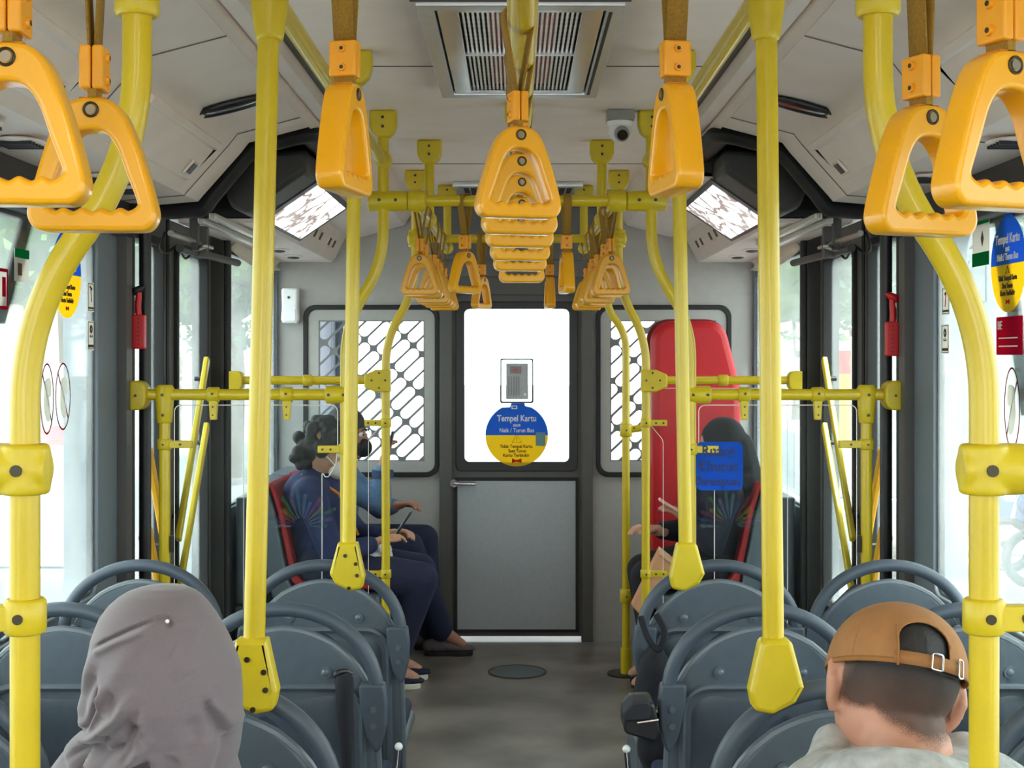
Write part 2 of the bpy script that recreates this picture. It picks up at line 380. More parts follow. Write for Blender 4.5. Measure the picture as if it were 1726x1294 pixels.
        nt.links.new(rr.outputs[0], bs.inputs['Emission Color']); bs.inputs['Emission Strength'].default_value = 1.1  # cell pattern and glow imitate the outdoors reflected in the panel; no lamp behind
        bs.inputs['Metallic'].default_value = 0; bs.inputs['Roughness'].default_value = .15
    obj('painted_shine_panel', seg(quadbox(.06, .94, 4.9, 5.66, .008, .012), sx), mp_, t)['label'] = 'glossy panel with its bright reflection painted as a glowing pattern'
    # square vents on the front box and ovals below it
    for (y, u) in ((6.0, .5), (6.16, .5), (6.45, .5), (6.6, .5)):
        a2, b2 = Vector((.853, 0, H+.607)), Vector((.916, 0, H+.482)); d2 = (b2-a2).normalized(); n2 = Vector((d2.z, 0, -d2.x))
        c = a2.lerp(b2, u)+Vector((0, y, 0))
        vf = obj('vent_frame', seg(G().obox(c, d2*.026, (0, .034, 0), n2*.006), sx), CEIL, t, bevel=.002)
        obj('vent_hole', seg(G().obox(c+n2*.003, d2*.018, (0, .024, 0), n2*.005), sx), DARKG, vf)
    for y in (6.05, 6.45):
        vf = obj('oval_vent', seg(G().ell((1.05, y, H+.473), (.045, .06, .01)), sx), CEIL, t)
        obj('vent_hole', seg(G().ell((1.05, y, H+.466), (.03, .045, .008)), sx), BLK2, vf)
    # end of the ceiling toward the partition: dark strip
    # walls
    wall = G().plate(rect(YB, YP+2.2, -.35, CZ+.08), [rect(-2.4, 1.0, .76, 1.79, .05), rect(1.15, 3.92, .76, 1.79, .05), rect(4.26, 5.60, .015, 1.95, .06), rect(5.67, 6.86, .80, 1.885, .05), rect(7.1, 8.9, .9, 1.9, .05)], YZ, W, W+.1, .004)
    struct('wall_'+sd, seg(wall, sx), PILLAR)
    for k, (y0, y1, z0, z1) in enumerate(((-2.4, 1.0, .76, 1.79), (1.15, 3.92, .76, 1.79), (5.67, 6.86, .80, 1.885))):
        n_ = k+1+(3 if sx > 0 else 0)
        gl = struct('window_%d' % n_, seg(G().box(W+.010, W+.014, y0+.001, y1-.001, z0+.001, z1-.001), sx), WINDOW)
        ring = G().plate(rect(y0-.004, y1+.004, z0-.004, z1+.004, .055), [rect(y0+.012, y1-.012, z0+.012, z1-.012, .045)], YZ, W+.012, W+.03, .002)
        obj('window_gasket', seg(ring, sx), BLK, gl)
    # black band above the near windows, header beam over the door
    struct('trim_window_head_'+sd, seg(G().box(W-.012, W+.0, YB, 4.2, 1.80, H+.472), sx), BLK2)
    struct('trim_door_header_'+sd, seg(G().box(W-.05, W+.02, 4.22, 5.66, 1.95, H+.66), sx), DARKG)
    gk = smooth_path([(W-.01, 4.2, .02), (W-.01, 4.2, 1.93), (W-.01, 4.44, 1.985), (W-.01, 5.62, 1.985), (W-.01, 5.62, .02)], .12)
    struct('trim_door_seal_'+sd, seg(G().tube(gk, .018, 10), sx), BLK)
    struct('trim_door_post_'+sd, seg(G().box(W-.03, W+.02, 4.105, 4.165, 0, 1.80).box(W-.02, W-.001, 5.605, 5.665, 0, H+.47), sx), FRAMEG)
    # folding door: two leaves
    D0 = 'structure'
    for k, (y0, y1, h0, h1) in enumerate(((4.28, 4.87, 4.375, 4.775), (4.885, 5.58, 4.99, 5.46))):
        dl = struct('door_%d' % (k+1+(2 if sx > 0 else 0)), seg(G().plate(rect(y0, y1, .03, 1.93, .015), [rect(h0, h1, .45, 1.83, .03)], YZ, W+.045, W+.085, .004), sx), FRAMEG)
        obj('door_glass', seg(G().box(W+.063, W+.067, h0-.01, h1+.01, .44, 1.84), sx), WINDOW, dl)
        obj('glass_gasket', seg(G().plate(rect(h0-.02, h1+.02, .43, 1.85, .04), [rect(h0+.006, h1-.006, .456, 1.824, .03)], YZ, W+.03, W+.095, .003), sx), BLK, dl)
        bars = (((4.51, -.31), (4.74, -.70)), ((4.50, -.57), (4.67, -.84))) if k == 0 else (((5.36, -.01), (4.90, -.66)), ((5.36, -.268), (4.92, -.84)))
        for (ya, za), (yb, zb) in bars:
            hb = obj('grab_bar', seg(G().bar((W+.012, ya, H+za), (W+.012, yb, H+zb), .034, .02, (1, 0, 0)), sx), YELC if k else mat('amber_bar', (240, 176, 30), .4), dl, bevel=.005)
            g = G()
            for f in (.12, .88):
                q = Vector((W+.012, ya+(yb-ya)*f, H+za+(zb-za)*f)); g.cyl(q, q+Vector((.035, 0, 0)), .009, n=10)
            obj('bar_mount', seg(g, sx), BLK2, hb)
        obj('door_handle_recess' if False else 'seal_strip', seg(G().box(W+.04, W+.09, (y1-.008 if k == 0 else y0-.004), (y1+.004 if k == 0 else y0+.008), .03, 1.93), sx), BLK, dl)
    struct('trim_door_jamb_'+sd, seg(G().box(W-.004, W+.1, 5.585, 5.60, .02, 1.94).box(W-.004, W+.1, 4.262, 4.275, .02, 1.94).box(W+.02, W+.1, 5.672, 5.69, .82, 1.87), sx), DARKG)
    sh = thing('door_shaft', 'upright black turning shaft of the %s folding door beside the red tool' % sd, 'shaft', (sx*(W-.03), 4.30, 0))
    obj('shaft_tube', seg(G().cyl((W-.03, 4.31, .0), (W-.03, 4.31, H+.46), .019), sx), BLK2, sh)
    obj('foot_bearing', seg(G().cyl((W-.03, 4.31, .0), (W-.03, 4.31, .05), .035), sx), FRAMEG, sh)
    # door operating gear: rods, arms and cylinder
    me_ = thing('door_mechanism', 'exposed steel rods and links of the %s door opener under the duct' % sd, 'door gear', (sx*1.08, 4.9, H+.42))
    STEEL = mat('steel', (176, 172, 164), .35, .8)
    obj('cylinder', seg(G().cyl((1.10, 4.35, H+.392), (1.10, 4.66, H+.392), .010).cyl((1.10, 4.66, H+.392), (1.10, 4.95, H+.392), .006), sx), STEEL, me_)
    obj('operating_rod', seg(G().cyl((1.12, 4.55, H+.36), (1.12, 5.5, H+.375), .014), sx), DARKG, me_)
    obj('link', seg(G().box(1.085, 1.115, 4.66, 4.69, H+.36, H+.47), sx), FRAMEG, me_, bevel=.004)
    obj('link', seg(G().box(1.08, 1.12, 4.78, 4.81, H+.345, H+.455), sx), FRAMEG, me_, bevel=.004)
    obj('link_arm', seg(G().bar((1.05, 4.62, H+.372), (1.16, 4.86, H+.372), .02, .012), sx), STEEL, me_, bevel=.003)
    obj('air_hose', seg(G().tube(catmull([(1.13, 4.4, H+.40), (1.15, 4.42, H+.35), (1.15, 4.5, H+.34), (1.14, 4.6, H+.37), (1.15, 4.75, H+.34), (1.15, 4.85, H+.37)]), .004, 8), sx), BLK, me_)
    for k, (x, z) in enumerate(((1.0, .452), (1.06, .447))):
        ls = obj('ceiling_light_strip', seg(G().box(x-.012, x+.012, 4.5+k*.1, 5.62, H+z, H+z+.02), sx), mat('light_rail', (225, 222, 216), .35, .3), bevel=.004)
        tag(ls, 'pale ribbed metal rail under the %s door cover, %s of the two' % (sd, ('inner', 'outer')[k]), 'rail')
# curved sun blinds above the far windows
for sx, sd in ((-1, 'left'), (1, 'right')):
    g = G().grid(lambda u, v: (W-.03+.02*math.sin(v*3.1), 5.7+u*1.1, H+.474-v*(.045+.03*math.sin(u*math.pi))), 16, 6)
    tag(obj('roller_blind', seg(g, sx), mat('blind_beige', (216, 208, 196), .8), solid=.004), 'short beige curved blind at the top of the %s window beyond the door' % sd, 'blind')
# rear end of the cabin
struct('wall_back', G().plate(rect(-W-.1, W+.1, -.35, CZ+.08), [rect(-1.0, 1.0, 1.0, 1.9, .08)], XZ, YB-.06, YB, 0), PILLAR)
# partition
S_ = F/YP
def q(px, py): return ((px-CX)/S_, H-(py-CY)/S_)
def qr(x0, y0, x1, y1, r=0, n=6):
    a, b = q(x0, y1), q(x1, y0); return rect(a[0], b[0], a[1], b[1], r, n)
dx0, dz0 = q(748, 1076); dx1, dz1 = q(992, 470)
part = G().plate([(-W, .0), (dx0, .0), (dx0, dz1), (dx1, dz1), (dx1, 0), (W, 0), (W, CZ), (-W, CZ)],
                 [qr(538, 540, 716, 777), qr(1028, 540, 1206, 777)], XZ, YP, YP+.05, 0)
struct('wall_front', part, WALLG)
for (x0, x1, nm) in ((512, 741, 'left'), (1004, 1232, 'right')):
    gk = G().plate(qr(x0, 514, x1, 803, .06), [qr(x0+8, 522, x1-8, 795, .045)], XZ, YP-.024, YP-.003, .004)
    pn = tag(obj('grille_panel', G().plate(qr(x0+7, 521, x1-7, 796, .045), [qr(538 if x0 < 800 else 1028, 540, 716 if x0 < 800 else 1206, 777)], XZ, YP-.014, YP-.003, .002), mat('panel_pale_grey', (170, 170, 166), .5, noise=.03)),
             'pale grey rounded panel with slotted grille %s' % ('beside the white dispenser, left of the cab door' if x0 < 800 else 'partly behind the tall red backrest'), 'grille panel')
    obj('rubber_gasket', gk, BLK, pn)
    gx0, gz0 = q(538 if x0 < 800 else 1028, 777); gx1, gz1 = q(716 if x0 < 800 else 1206, 540)
    holes = []; a = Vector((.0455, -.0445)); b = Vector((.110, .104)); bd = b.normalized(); bn = Vector((-bd.y, bd.x)); o = Vector((gx0+.05, gz0+.05))
    def clip(poly, x0, x1, z0, z1):
        for ax, lim, sg in ((0, x0, 1), (0, x1, -1), (1, z0, 1), (1, z1, -1)):
            out = []
            for i in range(len(poly)):
                p, r = poly[i-1], poly[i]; ip = (p[ax]-lim)*sg >= 0; ir = (r[ax]-lim)*sg >= 0
                if ip != ir:
                    t = (lim-p[ax])/(r[ax]-p[ax]); out.append((p[0]+(r[0]-p[0])*t, p[1]+(r[1]-p[1])*t))
                if ir: out.append(r)
            poly = out
            if not poly: break
        return poly
    for i in range(-16, 17):
        for j in range(-12, 13):
            c = o+a*i+b*j; hl, r = .072-.0255, .0265; pl = []
            for k in range(9): th = -math.pi/2+math.pi*k/8; pl.append(c+bd*(hl+r*math.cos(th))+bn*r*math.sin(th))
            for k in range(9): th = math.pi/2+math.pi*k/8; pl.append(c+bd*(-hl+r*math.cos(th))+bn*r*math.sin(th))
            pl = clip([(p.x, p.y) for p in pl], gx0+.006, gx1-.006, gz0+.006, gz1-.006)
            if len(pl) > 2:
                A = abs(sum(pl[k-1][0]*pl[k][1]-pl[k][0]*pl[k-1][1] for k in range(len(pl))))/2
                if A > .0003: holes.append(pl)
    obj('slotted_grille', G().plate(rect(gx0-.002, gx1+.002, gz0-.002, gz1+.002), holes, XZ, YP-.011, YP-.005, 0), mat('grille_grey', (120, 122, 124), .5), pn)
# door in the partition
fr = G().plate([(dx0-.02, 0), (dx0+.042, 0), (dx0+.042, q(0, 497)[1]), (dx1-.036, q(0, 497)[1]), (dx1-.036, 0), (dx1+.02, 0), (dx1+.02, dz1+.03), (dx0-.02, dz1+.03)], [], XZ, YP-.03, YP+.05, .004)
struct('trim_partition_door', fr, FRAMEG)
struct('trim_partition_header', G().box(q(735, 0)[0], q(1003, 0)[0], YP-.05, YP-.0, q(0, 468)[1], q(0, 385)[1]).box(q(728, 0)[0], q(1010, 0)[0], YP-.07, YP, q(0, 440)[1], CZ), mat('header_grey', (98, 97, 96), .5), bevel=.01)
g = G().plate(qr(760, 492, 983, 1072, .01), [qr(781, 520, 960, 779, .03)], XZ, YP+.0, YP+.035, .003)
dr = struct('door_5', g, FRAMEG)
obj('window_pane', G().box(q(779, 0)[0], q(962, 0)[0], YP+.016, YP+.02, q(0, 781)[1], q(0, 518)[1]), CLEAR, dr)
obj('window_seal', G().plate(qr(768, 508, 974, 794, .03), [qr(783, 521, 959, 778, .025)], XZ, YP-.008, YP+.002, .003), BLK2, dr)
obj('lower_panel', G().box(*(q(770, 0)[0], q(971, 0)[0]), YP-.006, YP+.002, q(0, 1061)[1], q(0, 809)[1]), DOORP, dr, bevel=.003)
obj('panel_edging', G().plate(qr(766, 804, 975, 1065), [qr(771, 810, 970, 1060)], XZ, YP-.009, YP+.001, .001), BLK, dr)
hd = obj('door_handle', G().tube([(q(766, 813)[0], YP-.05, q(0, 813)[1]), (q(802, 813)[0], YP-.05, q(0, 814)[1])], .010, 12), CHR, dr)
obj('handle_rose', G().cyl((q(766, 0)[0], YP-.055, q(0, 813)[1]), (q(766, 0)[0], YP, q(0, 813)[1]), .02), CHR, hd)
for k, x in enumerate((-.42, .42)):
    l_ = thing('added_fill_lamp', 'unseen white fill light added at the ceiling, %s of the aisle behind the viewer' % ('left', 'right')[k], 'lamp', (x, -1.2, CZ))  # out of view, added to brighten the ceiling and floor
    obj('fill_lamp_housing', G().box(x-.06, x+.06, -2.3, .3, CZ-.02, CZ), WHT, l_, bevel=.004); obj('fill_lamp_diffuser', G().box(x-.05, x+.05, -2.28, .28, CZ-.032, CZ-.019), emat('fill_glow', (255, 246, 236), 14), l_)
# cab beyond the partition: dash, windscreen frame
struct('wall_cab', G().plate(rect(-W-.1, W+.1, -.35, CZ+.08), [rect(-1.15, 1.15, .35, 2.05, .12)], XZ, YP+2.2, YP+2.26, 0), PILLAR)
struct('window_7', G().box(-1.16, 1.16, YP+2.22, YP+2.225, .34, 2.06), CLEAR)
db = obj('dashboard', G().box(-1.15, 1.15, YP+1.75, YP+2.15, .0, .62), mat('dash_grey', (150, 152, 156), .6), bevel=.05); tag(db, 'pale grey dashboard in the cab beyond the partition grilles', 'dashboard')
# ------------------------------------------------------------------ poles and rails
RP = .0172
def screws(pts, d, parent, r=.0045):
    for p in pts:
        p = Vector(p); dd = Vector(d); obj('screw', G().cyl(p, p+dd*.003, r, n=12), SCREW, parent)
def collar(g, c, ax, r, l, n=20):
    c = Vector(c); ax = Vector(ax).normalized(); return g.tube([c-ax*l, c-ax*(l-.004), c+ax*(l-.004), c+ax*l], [r-.003, r, r, r-.003], n)
def flange(parent, x, y, z0=CZ, sc=1.0):
    """the bell-shaped ceiling bracket: flat on the ceiling, rounding down to the pole"""
    prof = [(-.042, 0), (-.042, -.045), (-.034, -.068), (-.019, -.082), (.019, -.082), (.034, -.068), (.042, -.045), (.042, 0)]
    b = obj('ceiling_bracket', G().prism([(x+u*sc, z0+v*sc) for u, v in rpoly(prof, [0, .015, .015, .008, .008, .015, .015, 0], 4)], XZ, y-.024, y+.024), YELC, parent, bevel=.008)
    screws([(x, y-.024, z0-.022), (x, y-.024, z0-.05)], (0, -1, 0), b)
    return b
def pole(name, label, pts, r=RP, bend=.14, cat='pole', group=None, m=None):
    base = Vector(pts[0]); t = thing(name, label, cat, base, group=group)
    obj('pole_tube', G().tube(smooth_path(pts, bend, 10), r, 20), m or YEL, t); return t
ZR, ZC = H+.60, H+.475
XR = .397
def boot(parent, x, y, ztop, lean):
    """plastic clamp that holds the pole foot on the seat hoop"""
    pf = [(-.024, 0), (.024, 0), (.042, -.082), (.036, -.112), (.006, -.118), (-.030, -.10), (-.044, -.075)]
    pf = [((-u if lean < 0 else u), v) for u, v in pf]
    if lean < 0: pf = pf[::-1]
    b = obj('seat_clamp', G().plate([(x+u, ztop+v) for u, v in rpoly(pf, [.003, .003, .012, .012, .008, .012, .012], 4)], [], XZ, y-.030, y+.012, .008), YELC, parent)
    if lean > 0:
        screws([(x-.005, y-.030, ztop-.03), (x+.021, y-.030, ztop-.05), (x+.024, y-.030, ztop-.078), (x+.004, y-.030, ztop-.109)], (0, -1, 0), b)
    return b
for sx, sd in ((-1, 'left'), (1, 'right')):
    # pole by the camera with the S bend
    y = 1.608; xl = -.578 if sx < 0 else .552; xt = -.446 if sx < 0 else .427
    t = pole('grab_pole', 'thick yellow pole with a double bend at the %s, nearest the camera' % sd, [(xl, y, 0), (xl, y, H+.052), (xt, y, H+.235), (xt, y, ZC)], bend=.11)
    obj('floor_cup', G().cyl((xl, y, 0), (xl, y, .07), .03, .024), YELC, t)
    pc = Vector((xl, y, H-.133)); g = G()
    g.tube([pc+Vector((0, 0, -.030)), pc+Vector((0, 0, -.026)), pc+Vector((0, 0, .026)), pc+Vector((0, 0, .030))], [.026, .029, .029, .026], 24)
    g.tube([pc+Vector((-sx*.028, 0, 0)), pc+Vector((0, 0, 0)), pc+Vector((sx*.03, 0, 0)), pc+Vector((sx*.12, 0, 0))], [.022, .030, .031, .026], 24)
    cm = remesh(g, .003, 6); cl = obj('tee_clamp', cm, YELC, t, sharp=80)
    screws([(xl, y-.0285, H-.133)], (0, -1, 0), cl, .007); screws([(xl+sx*.06, y-.02, H-.115), (xl+sx*.06, y-.02, H-.151)], (0, -1, 0), cl, .006)
    obj('wall_arm', G().cyl((xl+sx*.03, y, H-.133), (sx*W, y, H-.133), .0172), YEL, t)
    obj('wall_flange', G().cyl((sx*(W-.02), y, H-.133), (sx*W, y, H-.133), .04), YELC, t)
    c2 = G(); collar(c2, (xl, y, H-.306), (0, 0, 1), .0245, .021); c2.box(min(xl, xl+sx*.065), max(xl, xl+sx*.065), y-.016, y+.004, H-.322, H-.292)
    c2 = obj('panel_clamp', c2, YELC, t, bevel=.002); screws([(xl, y-.0235, H-.306), (xl+sx*.045, y-.015, H-.306)], (0, -1, 0), c2, .006)
    # acrylic shield next to the nearest poles
    x0, x1 = abs(xl)+.026, W-.04
    g = G().plate(rpoly([(sx*x0, H-.19) if sx > 0 else (-x0, H-.19), (sx*x1, H-.19), (sx*x1, .55), (sx*x0, .55)], .06), [], XZ, y-.003, y+.003, .001)
    tag(obj('acrylic_shield', g, ACRY), 'clear acrylic shield with rounded corners clamped beside the nearest %s pole' % sd, 'shield')
    # ball joint on top
    g = G().ell((xt, y, ZC-.02), .043); collar(g, (xt, y, ZC-.055), (0, 0, 1), .026, .02)
    obj('ball_joint', g, YELC, t)
    # straight leaning pole clamped on the third seat row
    y = 2.18; xb, xt2 = (-.418, -.393) if sx < 0 else (.412, .40)
    zb = H-.478
    t = pole('grab_pole', 'straight yellow pole clamped to the third seat row hoop on the %s of the aisle' % sd, [(xb, y, zb), (xt2, y, ZR-.02)])
    boot(t, xb, y, zb+.03, 1 if sx < 0 else -1)
    g = G(); g.tube([(xt2, y, H+.503), (xt2, y, H+.51), (xt2, y, H+.57), (xt2, y, H+.60)], [.0205, .023, .031, .034], 20); g.tube([(xt2, y-.06, ZR), (xt2, y+.06, ZR)], .026, 20)
    j = obj('tee_joint', remesh(g, .003, 4), YELC, t, sharp=80); screws([(xt2-.018, y-.028, H+.57), (xt2+.018, y-.028, H+.57)], (0, -1, 0), j, .005)
    # middle pole on the first seat row
    y = 3.36; xb, xt3 = (-.411, -.395) if sx < 0 else (.419, .400); zb = 1.44-(920-600)/685
    t = pole('grab_pole', 'straight yellow pole standing on the hoop of the front seat row, %s of the aisle' % sd, [(xb, y, zb-.02), (xt3, y, ZR-.01)])
    boot(t, xb, y, zb+.01, 1 if sx < 0 else -1)
    obj('tee_joint', G().tube([(xt3, y-.05, ZR), (xt3, y+.05, ZR)], .026, 20).tube([(xt3, y, ZR-.075), (xt3, y, ZR)], [.022, .030], 20), YELC, t)
    flange(t, xt3, y)
    obj('hanger', G().cyl((xt3, y, ZR), (xt3, y, CZ-.05), RP), YEL, t)
    # bent pole at the near end of the screens
    y = 4.18; xt, xb = (-.405, -.520) if sx < 0 else (.416, .536)
    t = pole('grab_pole', 'bent yellow pole at the inner end of the near glass screen, %s side' % sd, [(xb, y, 0), (xb, y, H+.10), (xt, y, H+.285), (xt, y, CZ-.06)], bend=.12)
    flange(t, xt, y)
    cb = G(); collar(cb, (xb+sx*.02, y, H-.118), (1, 0, 0), .027, .042); cb = obj('rail_socket', cb, YELC, t, bevel=.003)
    screws([(xb+sx*.05, y-.026, H-.118), (xb+sx*.005, y-.026, H-.118)], (0, -1, 0), cb)
    for zz in (-.285,):
        c3 = G(); collar(c3, (xb, y, H+zz), (0, 0, 1), .022, .017); c3.box(min(xb, xb+sx*.085), max(xb, xb+sx*.085), y-.012, y+.012, H+zz-.011, H+zz+.011)
        c3 = obj('panel_clamp', c3, YELC, t, bevel=.002); screws([(xb, y-.021, H+zz), (xb+sx*.045, y-.012, H+zz), (xb+sx*.07, y-.012, H+zz)], (0, -1, 0), c3, .0035)
    obj('floor_cup', G().cyl((xb, y, 0), (xb, y, .06), .03, .022), YELC, t)
    cc = G(); collar(cc, (xt, y, ZR), (0, 1, 0), .026, .03); obj('rail_joint', cc, YELC, t)
    # horizontal rail of the near screen
    xo = 1.075
    t = thing('screen_rail', 'horizontal yellow rail from the %s wall bracket over the near glass screen' % sd, 'rail', (sx*.8, y, H-.118))
    obj('rail_tube', G().cyl((xb, y, H-.118), (sx*(W-.03), y, H-.118), RP), YEL, t)
    wb = obj('wall_bracket', G().plate(rpoly([(sx*(W-.002), H-.075), (sx*(W-.002), H-.165), (sx*(W-.075), H-.165), (sx*(W-.075), H-.075)], [.004, .004, .03, .03]), [], XZ, y-.035, y+.035, .006), YELC, t)
    screws([(sx*(W-.02), y-.035, H-.12), (sx*(W-.045), y-.035, H-.12)], (0, -1, 0), wb, .004)
    for xx in (.70, .925):
        hb = G(); collar(hb, (sx*xx, y, H-.118), (1, 0, 0), .023, .019); hb.prism([(sx*(xx-.013), H-.135), (sx*(xx+.013), H-.135), (sx*(xx+.009), H-.195), (sx*(xx-.009), H-.195)], XZ, y-.012, y+.012)
        hb = obj('glass_hanger', hb, YELC, t, bevel=.002); screws([(sx*xx, y-.0225, H-.115)], (0, -1, 0), hb, .004); screws([(sx*xx, y-.012, H-.155), (sx*xx, y-.012, H-.18)], (0, -1, 0), hb, .0025)
    # short upright at the door
    t = thing('door_stanchion', 'short yellow upright by the %s door, joined to the screen rail' % sd, 'pole', (sx*xo, y, 0))
    obj('pole_tube', G().cyl((sx*xo, y, 0), (sx*xo, y, H-.12), RP), YEL, t)
    tp = obj('tee_cap', G().tube([(sx*xo, y, H-.205), (sx*xo, y, H-.2), (sx*xo, y, H-.10), (sx*xo, y, H-.088)], [.021, .023, .030, .022], 20), YELC, t, bevel=.002)
    screws([(sx*xo, y-.029, H-.118), (sx*xo, y-.024, H-.18)], (0, -1, 0), tp, .0045)
    c3 = G(); collar(c3, (sx*xo, y, H-.27), (0, 0, 1), .022, .017); c3.box(min(sx*xo, sx*(xo-.085)), max(sx*xo, sx*(xo-.085)), y-.012, y+.012, H-.281, H-.259)
    c3 = obj('panel_clamp', c3, YELC, t, bevel=.002); screws([(sx*xo, y-.021, H-.27), (sx*(xo-.05), y-.012, H-.27)], (0, -1, 0), c3, .0035)
    obj('edge_stop', G().box(*sorted((sx*(xo-.028), sx*(xo-.018))), y-.01, y+.01, H-.60, H-.55), BLK, t)
    obj('floor_cup', G().cyl((sx*xo, y, 0), (sx*xo, y, .06), .03, .022), YELC, t)
    # glass of the near screen, its free edge steps back from the pole
    a = abs(xb)
    pts = [(a+.025, H-.15), (xo-.03, H-.15), (xo-.03, .25), (a+.073, .25), (a+.073, H-.34), (a+.062, H-.385), (a+.03, H-.33), (a+.025, H-.28)]
    pts = [(sx*u, v) for u, v in pts]
    gs = obj('glass_screen', G().plate(rpoly(pts, [.02, .02, .02, .02, .05, .02, .05, .02], 5), [], XZ, y-.003, y+.003, .0008), ACRY)
    tag(gs, 'clear screen with faded sunburst print hanging from the near rail, %s side' % sd, 'screen')
    eg = G().tube([(u, y, v) for u, v in rpoly(pts, [.02, .02, .02, .02, .05, .02, .05, .02], 5)], .0016, 6, closed=True)
    obj('polished_edge', eg, mat('acrylic_edge', (236, 228, 220), .2), gs)
    cols = [(60, 120, 120), (120, 110, 150), (70, 140, 90), (150, 140, 50), (140, 60, 90), (60, 90, 140), (110, 130, 150)]
    for k in range(14):
        th = math.pi*(.0+k/13); c0 = Vector((sx*.655, y-.005, H-.52)); r0, r1 = .025, .075+.05*((k*7) % 5)/5
        d = Vector((math.cos(th), 0, math.sin(th))); n_ = Vector((-d.z, 0, d.x))
        g = G().add([c0+d*r0-n_*.002, c0+d*r0+n_*.002, c0+d*r1+n_*.006, c0+d*(r1+.006), c0+d*r1-n_*.006], [(0, 1, 2, 3, 4)])
        cn = cols[k % 7]; nm = 'film_ray_%d' % (k % 7)
        if nm not in MATS:
            gm = glassmat(nm, (255, 255, 255), .0); ntg = gm.node_tree; dn = ntg.nodes.new('ShaderNodeBsdfDiffuse'); dn.inputs[0].default_value = lin(cn)+(1,)
            m9 = ntg.nodes.new('ShaderNodeMixShader'); m9.inputs[0].default_value = .22
            lk = ntg.nodes['Material Output'].inputs[0].links[0].from_socket; ntg.links.new(lk, m9.inputs[1]); ntg.links.new(dn.outputs[0], m9.inputs[2]); ntg.links.new(m9.outputs[0], ntg.nodes['Material Output'].inputs[0])
        obj('sunburst_ray', g, MATS[nm], gs, smooth=False)
    # second screen beyond the door
    y = 5.52; xt, xb = (-.405, -.525) if sx < 0 else (.417, .527)
    t = pole('grab_pole', 'slimmer looking bent yellow pole of the far screen, %s side of the aisle' % sd, [(xb, y, 0), (xb, y, H+.07), (xt, y, H+.27), (xt, y, CZ-.06)], bend=.12)
    flange(t, xt, y)
    cc = G(); collar(cc, (xt, y, ZC), (0, 0, 1), .028, .035); obj('rail_joint', cc, YELC, t)
    obj('floor_cup', G().cyl((xb, y, 0), (xb, y, .06), .03, .022), YELC, t)
    for zz in (-.27, -.88):
        c3 = G(); collar(c3, (xb, y, H+zz), (0, 0, 1), .022, .018); c3.box(min(xb, xb+sx*.085), max(xb, xb+sx*.085), y-.012, y+.012, H+zz-.012, H+zz+.012)
        c3 = obj('panel_clamp', c3, YELC, t, bevel=.002); screws([(xb, y-.021, H+zz), (xb+sx*.04, y-.012, H+zz), (xb+sx*.07, y-.012, H+zz)], (0, -1, 0), c3, .004)
    t = thing('screen_rail', 'horizontal yellow rail beyond the %s door joined to the far pole' % sd, 'rail', (sx*.8, y, H-.1))
    obj('rail_tube', G().cyl((xb, y, H-.098), (sx*(W-.06), y, H-.098), RP), YEL, t)
    cb = obj('cross_joint', G().plate(rpoly([(xb-sx*.02, H-.055), (xb+sx*.04, H-.055), (xb+sx*.085, H-.075), (xb+sx*.085, H-.125), (xb+sx*.04, H-.145), (xb-sx*.02, H-.145)], .008), [], XZ, y-.024, y+.024, .006), YELC, t)
    screws([(xb, y-.024, H-.098), (xb+sx*.025, y-.024, H-.068), (xb+sx*.025, y-.024, H-.128), (xb+sx*.055, y-.024, H-.098)], (0, -1, 0), cb, .004)
    obj('wall_bracket', G().plate(rpoly([(sx*(W-.045), H-.06), (sx*(W-.045), H-.14), (sx*(W-.10), H-.14), (sx*(W-.10), H-.06)], [.004, .004, .03, .03]), [], XZ, y-.03, y+.03, .006), YELC, t)
    hb = G(); collar(hb, (sx*.84, y, H-.098), (1, 0, 0), .023, .02); obj('glass_hanger', hb, YELC, t, bevel=.002)
    a = abs(xb); pts = [(a+.02, H-.13), (W-.1, H-.13), (W-.1, .25), (a+.07, .25), (a+.07, H-.34), (a+.02, H-.28)]; pts = [(sx*u, v) for u, v in pts]
    gs = obj('glass_screen', G().plate(rpoly(pts, [.02, .02, .02, .02, .04, .04], 5), [], XZ, y-.003, y+.003, .0008), ACRY)
    tag(gs, 'clear screen under the far rail next to the %s bench seats' % sd, 'screen')
    obj('polished_edge', G().tube([(u, y, v) for u, v in rpoly(pts, [.02, .02, .02, .02, .04, .04], 5)], .0014, 6, closed=True), MATS['acrylic_edge'], gs)
    # long overhead rails
    t = thing('overhead_rail', 'long glossy yellow rail running overhead along the %s of the aisle' % sd, 'rail', (sx*XR, 1, ZR))
    obj('rail_tube', G().cyl((sx*XR, -1.6, ZR), (sx*.41, 4.20, ZR), RP), YEL, t)
    for yy in (-1.5, .2):
        flange(t, sx*XR, yy); obj('hanger', G().cyl((sx*XR, yy, ZR), (sx*XR, yy, CZ-.05), RP), YEL, t)
    t = thing('overhead_rail', 'short glossy yellow rail beyond the first crossbar, %s side, hung with many handles' % sd, 'rail', (sx*.3, 5, ZC))
    obj('rail_tube', G().cyl((sx*.30, 4.18, ZC), (sx*.30, 5.98, ZC), RP), YEL, t)
    for yy in (4.75, 6.0):
        flange(t, sx*.30, yy); obj('hanger', G().cyl((sx*.30, yy, ZC), (sx*.30, yy, CZ-.05), RP), YEL, t)
        obj('rail_joint', G().ell((sx*.30, yy, ZC), .027), YELC, t)
xs0, xs1 = .551, .695
t = thing('panel_sign', 'blue rounded sign with dark lettering on the right glass screen', 'sign', (.62, 4.17, H-.33))
obj('sign_film', G().plate(rect(xs0, xs1, H-.41, H-.262, .02), [], XZ, 4.170, 4.1712, 0), glassmat('sign_film', (120, 175, 250), .0, .62, (70, 140, 245)), t, smooth=False)
SN = mat('sign_ink', (24, 40, 96), .6)
